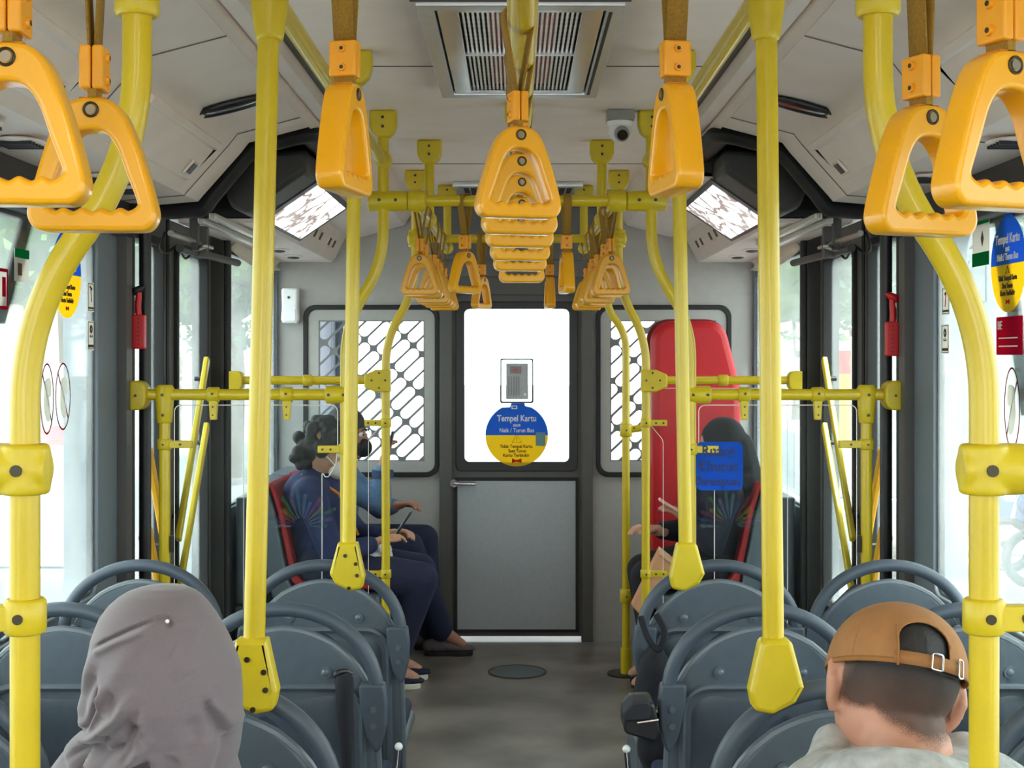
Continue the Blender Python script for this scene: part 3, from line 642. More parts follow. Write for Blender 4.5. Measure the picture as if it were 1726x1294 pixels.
for s_, dz in (('Ruang', .034), ('Khusus', -.012), ('Perempuan', -.058)):
    text(s_, .046 if dz > -.05 else .040, ((xs0+xs1)/2-.004, 4.1685, H-.325+dz), m=SN, parent=t, wide=.9 if dz > -.05 else .74, bold=.0006)
# wheelchair bay pole on the right
y = 6.18
t = pole('grab_pole', 'shaded yellow pole standing on a black floor plate beside the red backrest', [(.50, y, 0), (.50, y, H+.10), (.41, y, H+.22), (.41, y, CZ-.06)], bend=.09, m=YEL)
flange(t, .41, y)
obj('floor_plate', G().cyl((.50, y, 0), (.50, y, .006), .085, n=32), BLK2, t)
fc = obj('floor_cup', G().cyl((.50, y, .006), (.50, y, .12), .024), YELC, t)
for zz in (H-.335, H-1.085):
    c3 = G(); collar(c3, (.50, y, zz), (0, 0, 1), .028, .03); c3.tube([(.50, y, zz), (.57, y, zz+.01)], .016, 14); c3 = obj('side_arm', c3, YELC, t, bevel=.002)
    screws([(.50, y-.027, zz), (.535, y-.016, zz+.01)], (0, -1, 0), c3, .004)
# crossbars
def crossbar(y, x0, x1, label, ends=True, balls=()):
    t = thing('crossbar', label, 'rail', ((x0+x1)/2, y, ZC)); obj('rail_tube', G().cyl((x0, y, ZC), (x1, y, ZC), RP), YEL, t)
    for x in balls:
        g = G().ell((x, y, ZC), .034); collar(g, (x, y, ZC), (1, 0, 0), .033, .026); obj('ball_joint', g, YELC, t)
    if ends:
        for x, s in ((x0, 1), (x1, -1)):
            g = G(); collar(g, (x+s*.035, y, ZC), (1, 0, 0), .031, .062); e = obj('end_sleeve', g, YELC, t, bevel=.006)
            screws([(x+s*.01, y-.030, ZC), (x+s*.06, y-.030, ZC)], (0, -1, 0), e, .005)
    return t
crossbar(1.608, -.446, .427, 'yellow crossbar between the two nearest bent poles, above the frame', False)
crossbar(4.18, -.425, .436, 'yellow crossbar joining the bent poles at the near screens', True, (-.302, .312))
crossbar(5.52, -.43, .44, 'thin looking yellow crossbar joining the far screen poles', False, (-.405, .417))
t = thing('overhead_rail', 'shiny yellow centre rail over the aisle that carries the stacked handles', 'rail', (.008, 1, ZC))
obj('rail_tube', G().cyl((.006, -1.6, ZC+.01), (.012, 4.18, ZC+.0), .0215), YEL, t)
for yy in (-1.5, 2.62, 4.05):
    if yy != 2.62:
        flange(t, .01, yy); obj('hanger', G().cyl((.01, yy, ZC), (.01, yy, CZ-.05), RP), YEL, t)
# ------------------------------------------------------------------ hanging handles
def handle_shape():
    outer = rpoly([(-.019, 0), (.019, 0), (.0635, -.128), (-.0635, -.128)], [.024, .024, .019, .019], 8)
    # wide rounded top: blend the outline outwards
    outer = []
    ctrl = [(0, .0), (.018, -.003), (.031, -.016), (.042, -.042), (.0515, -.072), (.0595, -.102), (.060, -.116), (.052, -.1265), (.036, -.128), (0, -.128)]
    ctrl = ctrl+[(-x, z) for x, z in ctrl[-2:0:-1]]
    outer = [(p.x, p.y) for p in catmull([(x, z, 0) for x, z in ctrl], 4, True)]
    h = [(0, -.031), (.013, -.034), (.024, -.048), (.033, -.073), (.0415, -.096), (.043, -.103), (.039, -.107)]
    bump = [(.036-.072*k/36, -.1075-.0019*math.cos(2*math.pi*4*k/36)) for k in range(1, 36)]
    left = [(-x, z) for x, z in h[:0:-1]]
    hole = [(p.x, p.y) for p in catmull([(x, z, 0) for x, z in h], 4)]+bump+[(-p.x, p.y) for p in catmull([(x, z, 0) for x, z in h], 4)][::-1][:-1]
    return outer, hole[::-1]
HO, HH = handle_shape()
def make_handle(label, drop, facing=True):
    """origin on the bar axis; drop = distance from the bar axis to the handle top; the strap loop lies in the handle's own plane"""
    t = thing('strap_handle', label, 'strap handle', (0, 0, 0))
    h = obj('grip', G().plate([(x, z-drop) for x, z in HO], [[(x, z-drop) for x, z in HH]], XZ, -.0165, .0165, .0045), ORA, t, sharp=60)
    g = G().prism([(x*.98, z-drop+.0008) for x, z in [(-.034, -.03), (-.03, -.014), (-.018, -.002), (-.006, .0), (-.006, -.006), (-.016, -.01), (-.026, -.03)]], XZ, -.017, .0172)
    obj('strap_slot', G().box(-.012, .012, -.0125, .0125, -drop-.020, -drop+.0005), mat('slot_orange', (196, 112, 16), .6), h)
    rv = obj('rivet', G().cyl((0, -.0180, -drop-.0125), (0, .0180, -drop-.0125), .0045, n=16), mat('rivet', (150, 140, 120), .3, .8), h)
    obj('rivet_ring', G().tube([(.0066*math.cos(a), -.0168, -drop-.0125+.0066*math.sin(a)) for a in [k*math.pi/8 for k in range(16)]], .0014, 6, closed=True), SCREW, h)
    ct, cb = -drop+.050, -drop+.008
    for s in (-1, 1):
        c = obj('clip', G().box(*sorted((s*.0006, s*.0115)), -.0165, .0165, cb, ct), CLIP, t, bevel=.0025)
        for zz in (cb+.01, ct-.01):
            obj('clip_screw', G().cyl((s*.0105, 0, zz), (s*.0145, 0, zz), .0052, .0042, n=14), CLIP, c)
            obj('screw_hole', G().cyl((s*.014, 0, zz), (s*.0148, 0, zz), .0024, n=10), SCREW, c)
    R = .0215 if drop < .2 else .0195
    pts = []; b = .0022
    tops = [(R*math.cos(a), R*math.sin(a)) for a in [math.radians(-12+204*k/16) for k in range(17)]]
    path = [(.003, ct-.002)]+tops+[(-.003, ct-.002)]
    vs = []
    n = len(path)
    for x, z in path: vs += [(x, -.0125, z), (x, .0125, z)]
    g = G().add(vs, [(2*i, 2*i+1, 2*i+3, 2*i+2) for i in range(n-1)])
    obj('strap', g, WEB, t, solid=.0022)
    obj('strap_tail', G().box(-.004, .004, -.0125, .0125, -drop-.014, cb+.001), WEB, t)
    return t
HA = make_handle('large amber strap handle facing the camera, foremost of the stacked centre row', .155)
LAB = ['amber handle tucked right behind the foremost one in the centre stack', 'third amber handle back in the centre stack over the aisle', 'fourth amber handle back in the centre stack over the aisle',
       'fifth amber handle back in the centre stack over the aisle', 'lowest and smallest amber handle of the centre stack, farthest along the rail']
for k, D in enumerate((1.93, 2.19, 2.45, 2.79, 3.13, 3.62)):
    x = (.003, .006, .007, .009, .010, .016)[k]; rz = math.radians((17, 15, 16, 14, 8, 4)[k])
    if k == 0: HA.location = (x, D, ZC+.003); HA.rotation_euler = (0, 0, rz); HA['group'] = 'handles on the centre rail'
    else: dup(HA, (x, D, ZC+.003), rz, LAB[k-1], 'handles on the centre rail')
HB = make_handle('amber strap handle at the left, its rivet shining, just behind the frame-edge one', .352)
HB.location = (-.407, 1.32, ZR); HB.rotation_euler = (0, 0, math.radians(4)); HB['group'] = 'handles on the long side rails'
dup(HB, (-.402, 1.09, ZR), math.radians(3), 'biggest amber strap handle cut by the left edge of the picture', 'handles on the long side rails')
dup(HB, (.404, 1.36, ZR), math.radians(25), 'amber strap handle turned sideways in front of the right bent pole', 'handles on the long side rails')
dup(HB, (.398, 1.12, ZR), math.radians(24), 'biggest amber strap handle cut by the right edge of the picture', 'handles on the long side rails')
dup(HA, (-.201, 1.608, ZC+.0), math.radians(79), 'amber strap handle seen edge-on hanging between left pole and ceiling vent', 'handles on the crossbars')
dup(HA, (.188, 1.608, ZC+.0), math.radians(-79), 'amber strap handle seen edge-on hanging between ceiling vent and right pole', 'handles on the crossbars')
dup(HA, (-.155, 4.18, ZC), math.radians(48), 'small amber handle half turned, hanging left of the centre stack', 'handles on the crossbars')
dup(HA, (.156, 4.18, ZC), math.radians(-82), 'small amber handle edge-on, hanging right of the centre stack', 'handles on the crossbars')
dup(HA, (-.138, 5.52, ZC), math.radians(62), 'tiny amber handle on the far crossbar, left of the stack', 'handles on the crossbars')
dup(HA, (.138, 5.52, ZC), math.radians(-84), 'tiny amber handle on the far crossbar, right of the stack', 'handles on the crossbars')
for sx, sd, rots in ((-1, 'left', (-8, -4, -9, -5, -10, 6)), (1, 'right', (8, 40, 12, 55, 5, -10))):
    for k, (D, n_) in enumerate(zip((4.30, 4.52, 4.98, 5.2, 5.42, 5.75), ('front', 'second', 'third', 'fourth', 'fifth', 'rearmost'))):
        dup(HA, (sx*.30, D, ZC), math.radians(rots[k]), '%s amber handle of the bunch on the short %s rail beyond the crossbar' % (n_, sd), 'bunched handles on the short rails')
# ------------------------------------------------------------------ ceiling equipment
t = thing('ceiling_vent', 'large polished metal air outlet with slatted grille in the ceiling above the aisle', 'vent', (.01, 3.3, CZ))
ST = mat('brushed_aluminium', (210, 212, 214), .22, .85, noise=.04, scale=8)
MIRR = mat('polished_slat', (220, 216, 214), .2, .6)
x0, x1, y0, y1, zf = -.205, .225, 2.80, 3.80, CZ-.028
obj('outer_frame', G().plate(rect(x0, x1, y0, y1), [rect(x0+.035, x1-.035, y0+.04, y1-.04)], XY, zf-.004, CZ, .002), mat('vent_frame', (196, 198, 200), .3, .6), t)
obj('side_skirt', G().box(x0-.012, x1+.012, y0-.02, y0-.002, CZ-.024, CZ), DARKG, t)
obj('inner_frame', G().plate(rect(x0+.04, x1-.04, y0+.045, y1-.045), [rect(x0+.085, x1-.085, y0+.07, y1-.07)], XY, zf, zf+.006, .002), ST, t)
obj('dark_cavity', G().box(x0+.03, x1-.03, y0+.03, y1-.03, CZ-.004, CZ+.0), BLK, t)
obj('pink_filter', G().box(-.06, .09, y0+.1, y1-.08, CZ-.008, CZ-.004), mat('filter_pink', (190, 120, 125), .8), t)
n = 24
for k in range(n):
    xx = x0+.092+(x1-x0-.184)*k/(n-1)
    obj('slat', G().tube([(xx+(.0018 if j % 2 else -.0012)*0, y0+.07+(y1-y0-.14)*j/44, zf+.009+(.0012 if j % 2 else 0)) for j in range(45)], [.0026 if j % 2 else .0034 for j in range(45)], 8), mat('slat_white', (238, 236, 236), .25, .2), t)
obj('divider', G().box(x0+.085, x1-.085, y0+.47, y0+.485, zf, zf+.008), ST, t)
obj('slit', G().box(x1-.030, x1-.022, y0+.05, y1-.05, zf-.0046, zf-.0038), BLK, t)
t = thing('ceiling_vent', 'second smaller metal vent in the ceiling toward the partition', 'vent', (.01, 6.1, CZ))
x0, x1, y0, y1, zf = -.27, .29, 5.85, 6.40, CZ-.02
obj('outer_frame', G().plate(rect(x0, x1, y0, y1), [rect(x0+.04, x1-.04, y0+.05, y1-.05)], XY, zf-.004, CZ, .002), MATS['vent_frame'], t)
obj('dark_cavity', G().box(x0+.03, x1-.03, y0+.03, y1-.03, CZ-.004, CZ+.0), DARKG, t)
for k in range(14):
    xx = x0+.07+(x1-x0-.14)*k/13; obj('slat', G().box(xx-.003, xx+.003, y0+.05, y1-.05, zf, zf+.006), MIRR, t)
# CCTV camera
c = P(1045, 200, 4.18); c.z = CZ
t = thing('security_camera', 'white dome security camera with black lens on a grey ceiling mount', 'camera', c)
obj('mount', G().box(c.x-.042, c.x+.042, c.y-.04, c.y+.04, CZ-.032, CZ), mat('mount_grey', (140, 140, 134), .5), t, bevel=.004)
obj('base_ring', G().cyl((c.x, c.y, CZ-.05), (c.x, c.y, CZ-.032), .034, .042, 28), WHT, t, bevel=.003)
bo = obj('body', G().ell((c.x, c.y-.006, CZ-.064), (.036, .036, .034)), WHT, t)
lb = obj('lens_barrel', G().cyl((c.x+.003, c.y-.03, CZ-.072), (c.x+.003, c.y-.058, CZ-.082), .024, .021, 24), mat('grey_ring', (150, 152, 155), .4), t, bevel=.003)
obj('lens', G().cyl((c.x+.003, c.y-.057, CZ-.0815), (c.x+.003, c.y-.062, CZ-.083), .0165, .015, 24), mat('lens_black', (12, 12, 15), .08), lb)
# air freshener
c = P(490, 516, YP-.03)
t = thing('air_freshener', 'white wall-mounted air freshener dispenser on the grey partition', 'dispenser', (c.x, YP-.03, c.z-.09))
zt, zb = H+(600-486)/S_, H-(545-600)/S_*-1
zb = H+(600-545)/S_
obj('casing', G().plate([(c.x-.043, zt-.012), (c.x-.036, zt), (c.x+.036, zt), (c.x+.043, zt-.012), (c.x+.040, zb+.08), (c.x+.045, zb+.02), (c.x+.036, zb), (c.x-.036, zb), (c.x-.045, zb+.02), (c.x-.040, zb+.08)], [], XZ, YP-.065, YP, .012), WHT, t)
obj('nozzle', G().cyl((c.x-.004, YP-.067, zt-.048), (c.x-.004, YP-.062, zt-.048), .007, n=14), SCREW, t)
obj('battery_cover', G().plate(rect(c.x-.03, c.x+.03, zb+.01, zb+.07, .01), [], XZ, YP-.069, YP-.064, .002), WHT, t)
# round sticker on the cab door
cx_, cz_ = q(871, 733); R_s = 52.5/S_
zz = cz_+.002; ys = YP-.012
BLU, YLW = decalmat('sticker_blue', (70, 132, 216), .6), decalmat('sticker_yellow', (252, 222, 66), .6)
t = thing('door_sticker', 'round blue and yellow notice sticker on the cab door window', 'sticker', (cx_, ys, cz_))
def halfdisc(a0, a1, r, n=28): return [(cx_+r*math.cos(a0+(a1-a0)*k/n), cz_+r*math.sin(a0+(a1-a0)*k/n)) for k in range(n+1)]
top = [(x, z) for x, z in halfdisc(math.radians(0), math.radians(62), R_s)]+[q(885, 684), q(884, 679), q(862, 679), q(860, 686)]+halfdisc(math.radians(118), math.radians(180), R_s)
obj('blue_half', G().prism(top, XZ, ys, ys+.001), BLU, t, smooth=False)
obj('yellow_half', G().prism(halfdisc(math.pi, 2*math.pi, R_s), XZ, ys, ys+.001), YLW, t, smooth=False)
WT = decalmat('print_white', (245, 245, 245), .3); BT = mat('print_brown', (74, 54, 14), .7)
def q3(px, py, off=.002): a_ = q(px, py); return (a_[0], ys-off, a_[1])
text('Tempel Kartu', .044, q3(871, 705), m=WT, parent=t, wide=.80, bold=.0012, name='heading')
text('saat', .024, q3(871, 716), m=WT, parent=t, name='heading', bold=.0006); text('Naik / Turun Bus', .030, q3(871, 725), m=WT, parent=t, wide=.84, name='heading', bold=.0006)
text('Tidak Tempel Kartu', .023, q3(870, 752), m=BT, parent=t, wide=.88, name='notice_line', bold=.0005); text('Saat Turun', .023, q3(872, 759.5), m=BT, parent=t, wide=.9, name='notice_line', bold=.0005); text('Kartu Terblokir', .023, q3(870, 767), m=BT, parent=t, wide=.9, name='notice_line', bold=.0005)
a3 = q(871, 731.5); b3 = q(879, 745); c3_ = q(863, 745)
obj('warning_triangle', G().tube([(p[0], ys-.002, p[1]) for p in (a3, b3, c3_)], .0014, 6, closed=True), BT, t)
text('!', .024, q3(871, 740), m=BT, parent=t, name='warning_mark')
g = G(); e = q(871, 776); s_ = 1/S_
g.prism([(e[0]-8*s_, e[1]-4*s_), (e[0]-8*s_, e[1]+4*s_), (e[0]-2*s_, e[1]+1.6*s_), (e[0]+2*s_, e[1]+1.6*s_), (e[0]+8*s_, e[1]+4*s_), (e[0]+8*s_, e[1]-4*s_), (e[0]+2*s_, e[1]-1.6*s_), (e[0]-2*s_, e[1]-1.6*s_)], XZ, ys-.003, ys)
obj('red_emblem', g, decalmat('print_red', (200, 44, 24), .2), t, smooth=False)
obj('card_picture', G().plate(qr(903, 728, 919, 751, .004), [], XZ, ys-.003, ys-.001, 0), decalmat('card_print', (150, 190, 200), .5), t, smooth=False)
text('TRANSIT', .012, q3(866, 687), m=WT, parent=t, name='emblem') if False else obj('emblem', G().plate(qr(862, 683, 872, 689, .002), [qr(864, 684.5, 870, 687.5)], XZ, ys-.003, ys-.001, 0), WT, t, smooth=False)
# intercom unit on the glass and thin black outline round it
a_, b_ = q(853, 672), q(890, 612)
t = thing('fare_reader', 'grey box with small red display fixed to the cab door glass', 'device', ((a_[0]+b_[0])/2, YP-.02, a_[1]))
GR = mat('device_grey', (176, 178, 180), .5)
obj('casing', G().box(a_[0], b_[0], YP-.045, YP+.005, a_[1], b_[1]), GR, t, bevel=.004)
obj('display', G().box(*(q(860, 0)[0], q(878, 0)[0]), YP-.0475, YP-.044, q(0, 629)[1], q(0, 617)[1]), mat('display_dark', (70, 36, 40), .2), t)
text('24:31', .026, (q(869, 0)[0], YP-.0485, q(0, 623)[1]), m=mat('led_red', (190, 70, 70), .5), parent=t, name='digits') if False else obj('digits', G().box(q(864, 0)[0], q(874, 0)[0], YP-.0485, YP-.047, q(0, 625)[1], q(0, 621)[1]), mat('led_red', (180, 90, 92), .5), t)
for k in range(5): obj('slot', G().box(q(857+k*4.2, 0)[0], q(858.6+k*4.2, 0)[0], YP-.0465, YP-.044, q(0, 666)[1], q(0, 634)[1]), mat('slot_grey', (140, 142, 146), .6), t)
obj('button', G().cyl((q(885, 0)[0], YP-.048, q(0, 664)[1]), (q(885, 0)[0], YP-.044, q(0, 664)[1]), .007), WHT, t)
g = G().plate(qr(843, 604, 899, 679, .01), [qr(845.2, 606.2, 896.8, 676.8, .008)], XZ, YP-.004, YP-.002, 0)
tag(obj('label_holder', g, BLK), 'thin black outline frame around the grey box on the cab door glass', 'frame')
pt = tag(obj('route_notice', G().plate(qr(828, 530, 916, 589), [], XZ, YP+.006, YP+.007, 0), glassmat('notice_paper', (252, 246, 240), .0, .12, (252, 240, 230))), 'washed out printed notice at the top of the cab door glass', 'notice')
for k in range(5): obj('printed_stripe', G().plate(qr(830, 534+k*11, 914, 537+k*11), [], XZ, YP+.0045, YP+.0052, 0), glassmat('stripe_peach', (252, 226, 206), .0), pt, smooth=False)
# floor hatch
t = tag(obj('floor_hatch', G().cyl((.008, 6.22, 0), (.008, 6.22, .004), .128, .124, 40), mat('hatch_metal', (104, 116, 118), .3, .5), bevel=.001), 'round grey metal hatch set in the floor before the cab door', 'hatch')
obj('hatch_rim', G().tube([(.008+.13*math.cos(a), 6.22+.13*math.sin(a), .002) for a in [k*math.pi/24 for k in range(48)]], .004, 6, closed=True), DARKG, t)
# red emergency hammers by the doors
for sx, sd in ((-1, 'left'), (1, 'right')):
    x = sx*1.155; y = 4.20; z0 = H+.022 if sx < 0 else H+.0
    t = thing('emergency_hammer', 'red emergency hammer in its holder on the %s door post' % sd, 'hammer', (x, y, z0))
    obj('holder', G().box(*sorted((x-sx*.02, x+sx*.018)), y-.03, y, z0, z0+.105), RED, t, bevel=.004)
    for k in range(7): obj('rib', G().box(*sorted((x-sx*.006, x+sx*.0)), y-.0325, y-.029, z0+.012+k*.013, z0+.016+k*.013), mat('dark_red', (130, 12, 20), .5), t)
    obj('hammer_shaft', G().tube(catmull([(x-sx*.0, y-.016, z0+.09), (x+sx*.002, y-.018, z0+.13), (x-sx*.0, y-.018, z0+.16), (x+sx*.0, y-.018, z0+.178)], 4), [.010]*12+[.012], 12), RED, t)
    hh = obj('hammer_head', G().tube([(x+sx*.016, y-.018, z0+.166), (x+sx*.01, y-.018, z0+.176), (x-sx*.006, y-.018, z0+.184), (x-sx*.02, y-.018, z0+.192)], [.006, .014, .012, .004], 12), RED if sx > 0 else BLK2, t)
    obj('wall_clip', G().box(*sorted((x+sx*.016, x+sx*.046)), y-.02, y+.0, z0+.06, z0+.18), BLK2, t, bevel=.006)
    obj('wire_loop', G().tube(catmull([(x+sx*.01, y-.02, z0+.1), (x+sx*.03, y-.025, z0+.06), (x+sx*.035, y-.02, z0+.04), (x+sx*.03, y-.015, z0+.0)], 5), .0012, 6), BLK, t)
# tall red backrest of the wheelchair bay
t = thing('padded_backrest', 'tall red padded backrest with rounded top in front of the right grille', 'backrest', (.84, 6.5, 0))
k_ = F/6.45
def b2(px, py): return ((px-CX)/k_, H-(py-CY)/k_)
oc = [b2(*p) for p in ((1098, 1125), (1096, 600), (1100, 560), (1122, 544), (1165, 541), (1204, 549), (1224, 572), (1232, 620), (1246, 1125))]
oc = rpoly([b2(*p) for p in ((1098, 1125), (1096, 541), (1216, 541), (1244, 650), (1250, 1125))], [0, .10, .10, .15, 0], 8)
obj('pad', G().plate(oc, [], XZ, 6.36, 6.50, .035), REDC, t, sharp=70)
obj('mounting_board', G().plate([(x*1.0+(-.012 if x < .84 else .012), z+.01) for x, z in oc], [], XZ, 6.50, 6.53, .004), mat('dark_red_board', (120, 16, 24), .5), t)
obj('support_frame', G().box(.68, .74, 6.53, YP-.03, .05, .12).box(.95, 1.01, 6.53, YP-.03, .05, .12).box(.68, .74, 6.53, 6.58, 0, 1.2), DARKG, t)
# ------------------------------------------------------------------ passenger seats (prototype faces forward, origin on the floor)
def seat_w(z):
    T = [(.36, .198), (.50, .197), (.60, .195), (.66, .192), (.70, .187), (.74, .176), (.775, .158), (.805, .134), (.83, .104), (.847, .073), (.858, .042), (.864, .0)]
    for (a, wa), (b, wb) in zip(T, T[1:]):
        if z <= b: return wa+(wb-wa)*(z-a)/(b-a)
    return 0
def seat_y(z): return -.02-(z-.8)*.14
def make_seat(label):
    t = thing('bus_seat', label, 'seat', (0, 0, 0))
    zs = [.36+.3*k/8 for k in range(9)]+[.68, .70, .72, .74, .76, .78, .80, .815, .83, .842, .852, .859, .8635]
    def sf(z, u, o): 
        x = seat_w(z)*u; dish = .028*(1-u*u)*min(1, (.875-z)*6)
        return (x, seat_y(z)-o-dish*.5+.0*(z < .7), z)
    nu = 24; g = G()
    g.add([sf(z, -1+2*i/nu, 0) for z in zs for i in range(nu+1)], [(j*(nu+1)+i, j*(nu+1)+i+1, (j+1)*(nu+1)+i+1, (j+1)*(nu+1)+i) for j in range(len(zs)-1) for i in range(nu)])
    sh = obj('seat_shell', g, SEAT, t, solid=.014)
    edge = [Vector(sf(z, -1, 0)) for z in zs]+[Vector(sf(z, 1, 0)) for z in zs[::-1]]
    obj('rim', G().tube(edge, .0085, 8), SEATR, sh)
    # moulded step: the lower back stands proud under an arched ridge
    def arch(w_, top, z0, r):
        pts = rpoly([(-w_, z0), (-w_, top), (w_, top), (w_, z0)], [0, r, r, 0], 8); return pts
    a1 = arch(.165, .742, .37, .06)
    def my(x, z):
        u = max(-1, min(1, x/max(.02, seat_w(z)))); return seat_y(z)-.014*(1-u*u)-.007
    obj('moulded_ridge', G().tube([(x, my(x, z)-.004, z) for x, z in a1 for _ in (0,)], .0075, 8), SEAT, sh)
    rec = arch(.148, .722, .37, .05); c_ = (0, .55)
    g = G(); n = len(rec); rings = []
    for f in (1, .93, .6, .25):
        rings.append([(c_[0]+(x-c_[0])*f, 0, c_[1]+(z-c_[1])*f) for x, z in rec])
    vs = []
    for k, rg in enumerate(rings):
        for x, _, z in rg: vs.append((x, my(x, z)-(.0 if k == 0 else .005), z))
    fs = [(k*n+i, k*n+(i+1) % n, (k+1)*n+(i+1) % n, (k+1)*n+i) for k in range(3) for i in range(n)]+[tuple(3*n+i for i in range(n))]
    obj('lower_panel', g.add(vs, fs), mat('seat_panel', (76, 85, 95), .4, noise=.06, scale=40), sh)
    for s in (-1, 1):
        b = obj('bolt', G().ell((s*.088, my(s*.088, .773)+.002, .773), (.0085, .006, .0085), 14, 8), SEATR, sh)
        obj('bolt_washer', G().cyl((s*.088, my(s*.088, .773)+.0, .773), (s*.088, my(s*.088, .773)+.004, .773), .013, n=18), SEAT, sh)
    # hoop
    a, b, zc = .197, .172, .735
    pts = [(a, -.03, .70)]+[(a*math.cos(math.pi*k/28), -.035, zc+b*math.sin(math.pi*k/28)) for k in range(29)]+[(-a, -.03, .70)]
    hp = obj('grab_hoop', G().tube(pts, .0155, 14), HOOP, t)
    for s in (-1, 1):
        pf = [(s*.215, .752), (s*.160, .752), (s*.164, .70), (s*.178, .64), (s*.196, .606), (s*.206, .615), (s*.218, .66), (s*.220, .71)]
        br = obj('hoop_bracket', G().plate(rpoly(pf, .008, 3), [], XZ, -.052, -.014, .006), HOOP, t)
        for zz in (.70, .665): obj('bracket_bolt', G().cyl((s*.192, -.056, zz), (s*.192, -.05, zz), .007, n=12), SEAT, br)
    # sitting side
    g = G().add([(seat_w(z)*.9*u, seat_y(z)+.022+.02*(1-u*u), z) for z in zs[:-3] for u in [-1+2*i/12 for i in range(13)]], [(j*13+i, j*13+i+1, (j+1)*13+i+1, (j+1)*13+i) for j in range(len(zs)-4) for i in range(12)])
    obj('back_cushion', g, CUSH, t, solid=.03)
    obj('seat_pan', G().box(-.20, .20, .03, .44, .385, .415), SEAT, t, bevel=.012)
    obj('seat_cushion', G().box(-.19, .19, .07, .44, .412, .455), CUSH, t, bevel=.018)
    obj('side_skirt', G().box(-.200, -.188, -.0, .40, .12, .40), SEAT, t, bevel=.005)
    obj('pedestal', G().box(-.15, -.11, .06, .36, 0, .39).box(.11, .15, .06, .36, 0, .39), DARKG, t, bevel=.006)
    return t
rows = [(3.485, 'front row'), (2.88, 'second row from the front'), (2.20, 'third row from the front'), (1.665, 'row nearest the camera')]
first = True
for D, rn in rows:
    for x, pn in ((-.955, 'window seat on the left'), (-.490, 'aisle seat on the left'), (.520, 'aisle seat on the right'), (.955, 'window seat on the right')):
        if D < 1.6 and abs(x) > .6: continue
        lab = 'slate grey %s with tubular hoop, %s' % (pn, rn)
        if first: st = make_seat(lab); st.location = (x, D+.03, 0); st['group'] = 'grey passenger seats in rows'; first = False
        else: dup(st, (x, D+.03, 0), 0, lab, 'grey passenger seats in rows')
# chrome folding armrests at the aisle
for sx, px, py, sd in ((-1, 672, 1258, 'left'), (1, 1056, 1262, 'right')):
    p = P(px, py, 2.82)
    t = thing('armrest', 'slim chrome armrest end with ball tip beside the %s aisle seat' % sd, 'armrest', p, group=None)
    p2 = p+Vector((sx*.012, .0, -.13))
    obj('rod', G().tube([p, p.lerp(p2, .3), p2, p2+Vector((sx*.02, .06, -.22))], [.006, .006, .008, .010], 12), CHR, t)
    obj('ball_tip', G().ell(p, .0085), WHT, t)
    obj('arm_hinge', G().cyl(p2+Vector((sx*.02, .06, -.22)), p2+Vector((sx*.075, .08, -.22)), .012), DARKG, t)
# things hanging at the seats
p = P(575, 1140, 2.84)
t = thing('black_umbrella', 'long black folded cloth umbrella hanging from the left aisle seat bracket', 'umbrella', p)
g = G().tube([P(x, y, 2.80) for x, y in ((578, 1136), (580, 1145), (581, 1160), (581, 1200), (583, 1250), (585, 1310), (586, 1400))], [.018, .024, .0235, .022, .017, .012, .006], 14, flat=.8)
obj('folded_canopy', g, DKCL, t); obj('hook', G().tube(catmull([P(566, 1142, 2.80), P(568, 1134, 2.8), P(580, 1131, 2.81), P(592, 1135, 2.82)], 5), .006, 10), BLK2, t)
t = thing('backpack', 'black backpack of a seated passenger sticking out beside the right front aisle seat', 'bag', P(1095, 1130, 3.5))
g = G()
for (x, y, r) in ((1105, 1110, .035), (1100, 1130, .045), (1096, 1160, .05), (1096, 1190, .05), (1098, 1220, .05), (1108, 1180, .055), (1112, 1140, .05), (1100, 1260, .05), (1112, 1250, .05), (1110, 1300, .05)):
    g.ell(P(x, y, 3.42), (r*.8, r*1.5, r*1.1))
obj('bag_body', remesh(g, .008, 5), DKCL, t)
obj('bag_strap', G().tube(catmull([P(1080, 1040, 3.38), P(1092, 1075, 3.34), P(1110, 1095, 3.33), P(1120, 1065, 3.34), P(1106, 1035, 3.36)], 6), .007, 8, flat=1.2), DKCL, t)
obj('buckle', G().box(*[c for a in zip(P(1100, 1200, 3.32)-Vector((.006, .003, .015)), P(1100, 1200, 3.32)+Vector((.006, .003, .015))) for c in a]), SCREW, t)
a = P(1048, 1235, 2.86); b = P(1108, 1172, 2.86)
t = thing('camera_pouch', 'small black box-shaped pouch poking into the aisle at the right seats', 'pouch', a)
obj('pouch_body', G().prism(rpoly([(a.x, a.z+.015), (a.x+.001, b.z-.02), (a.x+.018, b.z-.002), (b.x-.012, b.z), (b.x, a.z+.02), (b.x-.005, a.z-.005)], .012), XZ, 2.80, 2.90), BLK2, t, bevel=.006)
obj('flap', G().prism(rpoly([(a.x-.003, a.z+.04), (a.x-.002, b.z-.018), (a.x+.018, b.z+.003), (b.x-.02, b.z+.004), (b.x-.022, a.z+.045)], .01), XZ, 2.792, 2.86), mat('pouch_cloth', (30, 32, 40), .7), t, bevel=.004)
obj('metal_trim', G().tube([P(1074, 1218, 2.79), P(1110, 1213, 2.79)], .003, 8), CHR, t)
obj('carry_strap', G().tube([P(1098, 1215, 2.84), P(1110, 1205, 2.9), P(1118, 1165, 3.0)], .008, 8), BLK2, t)
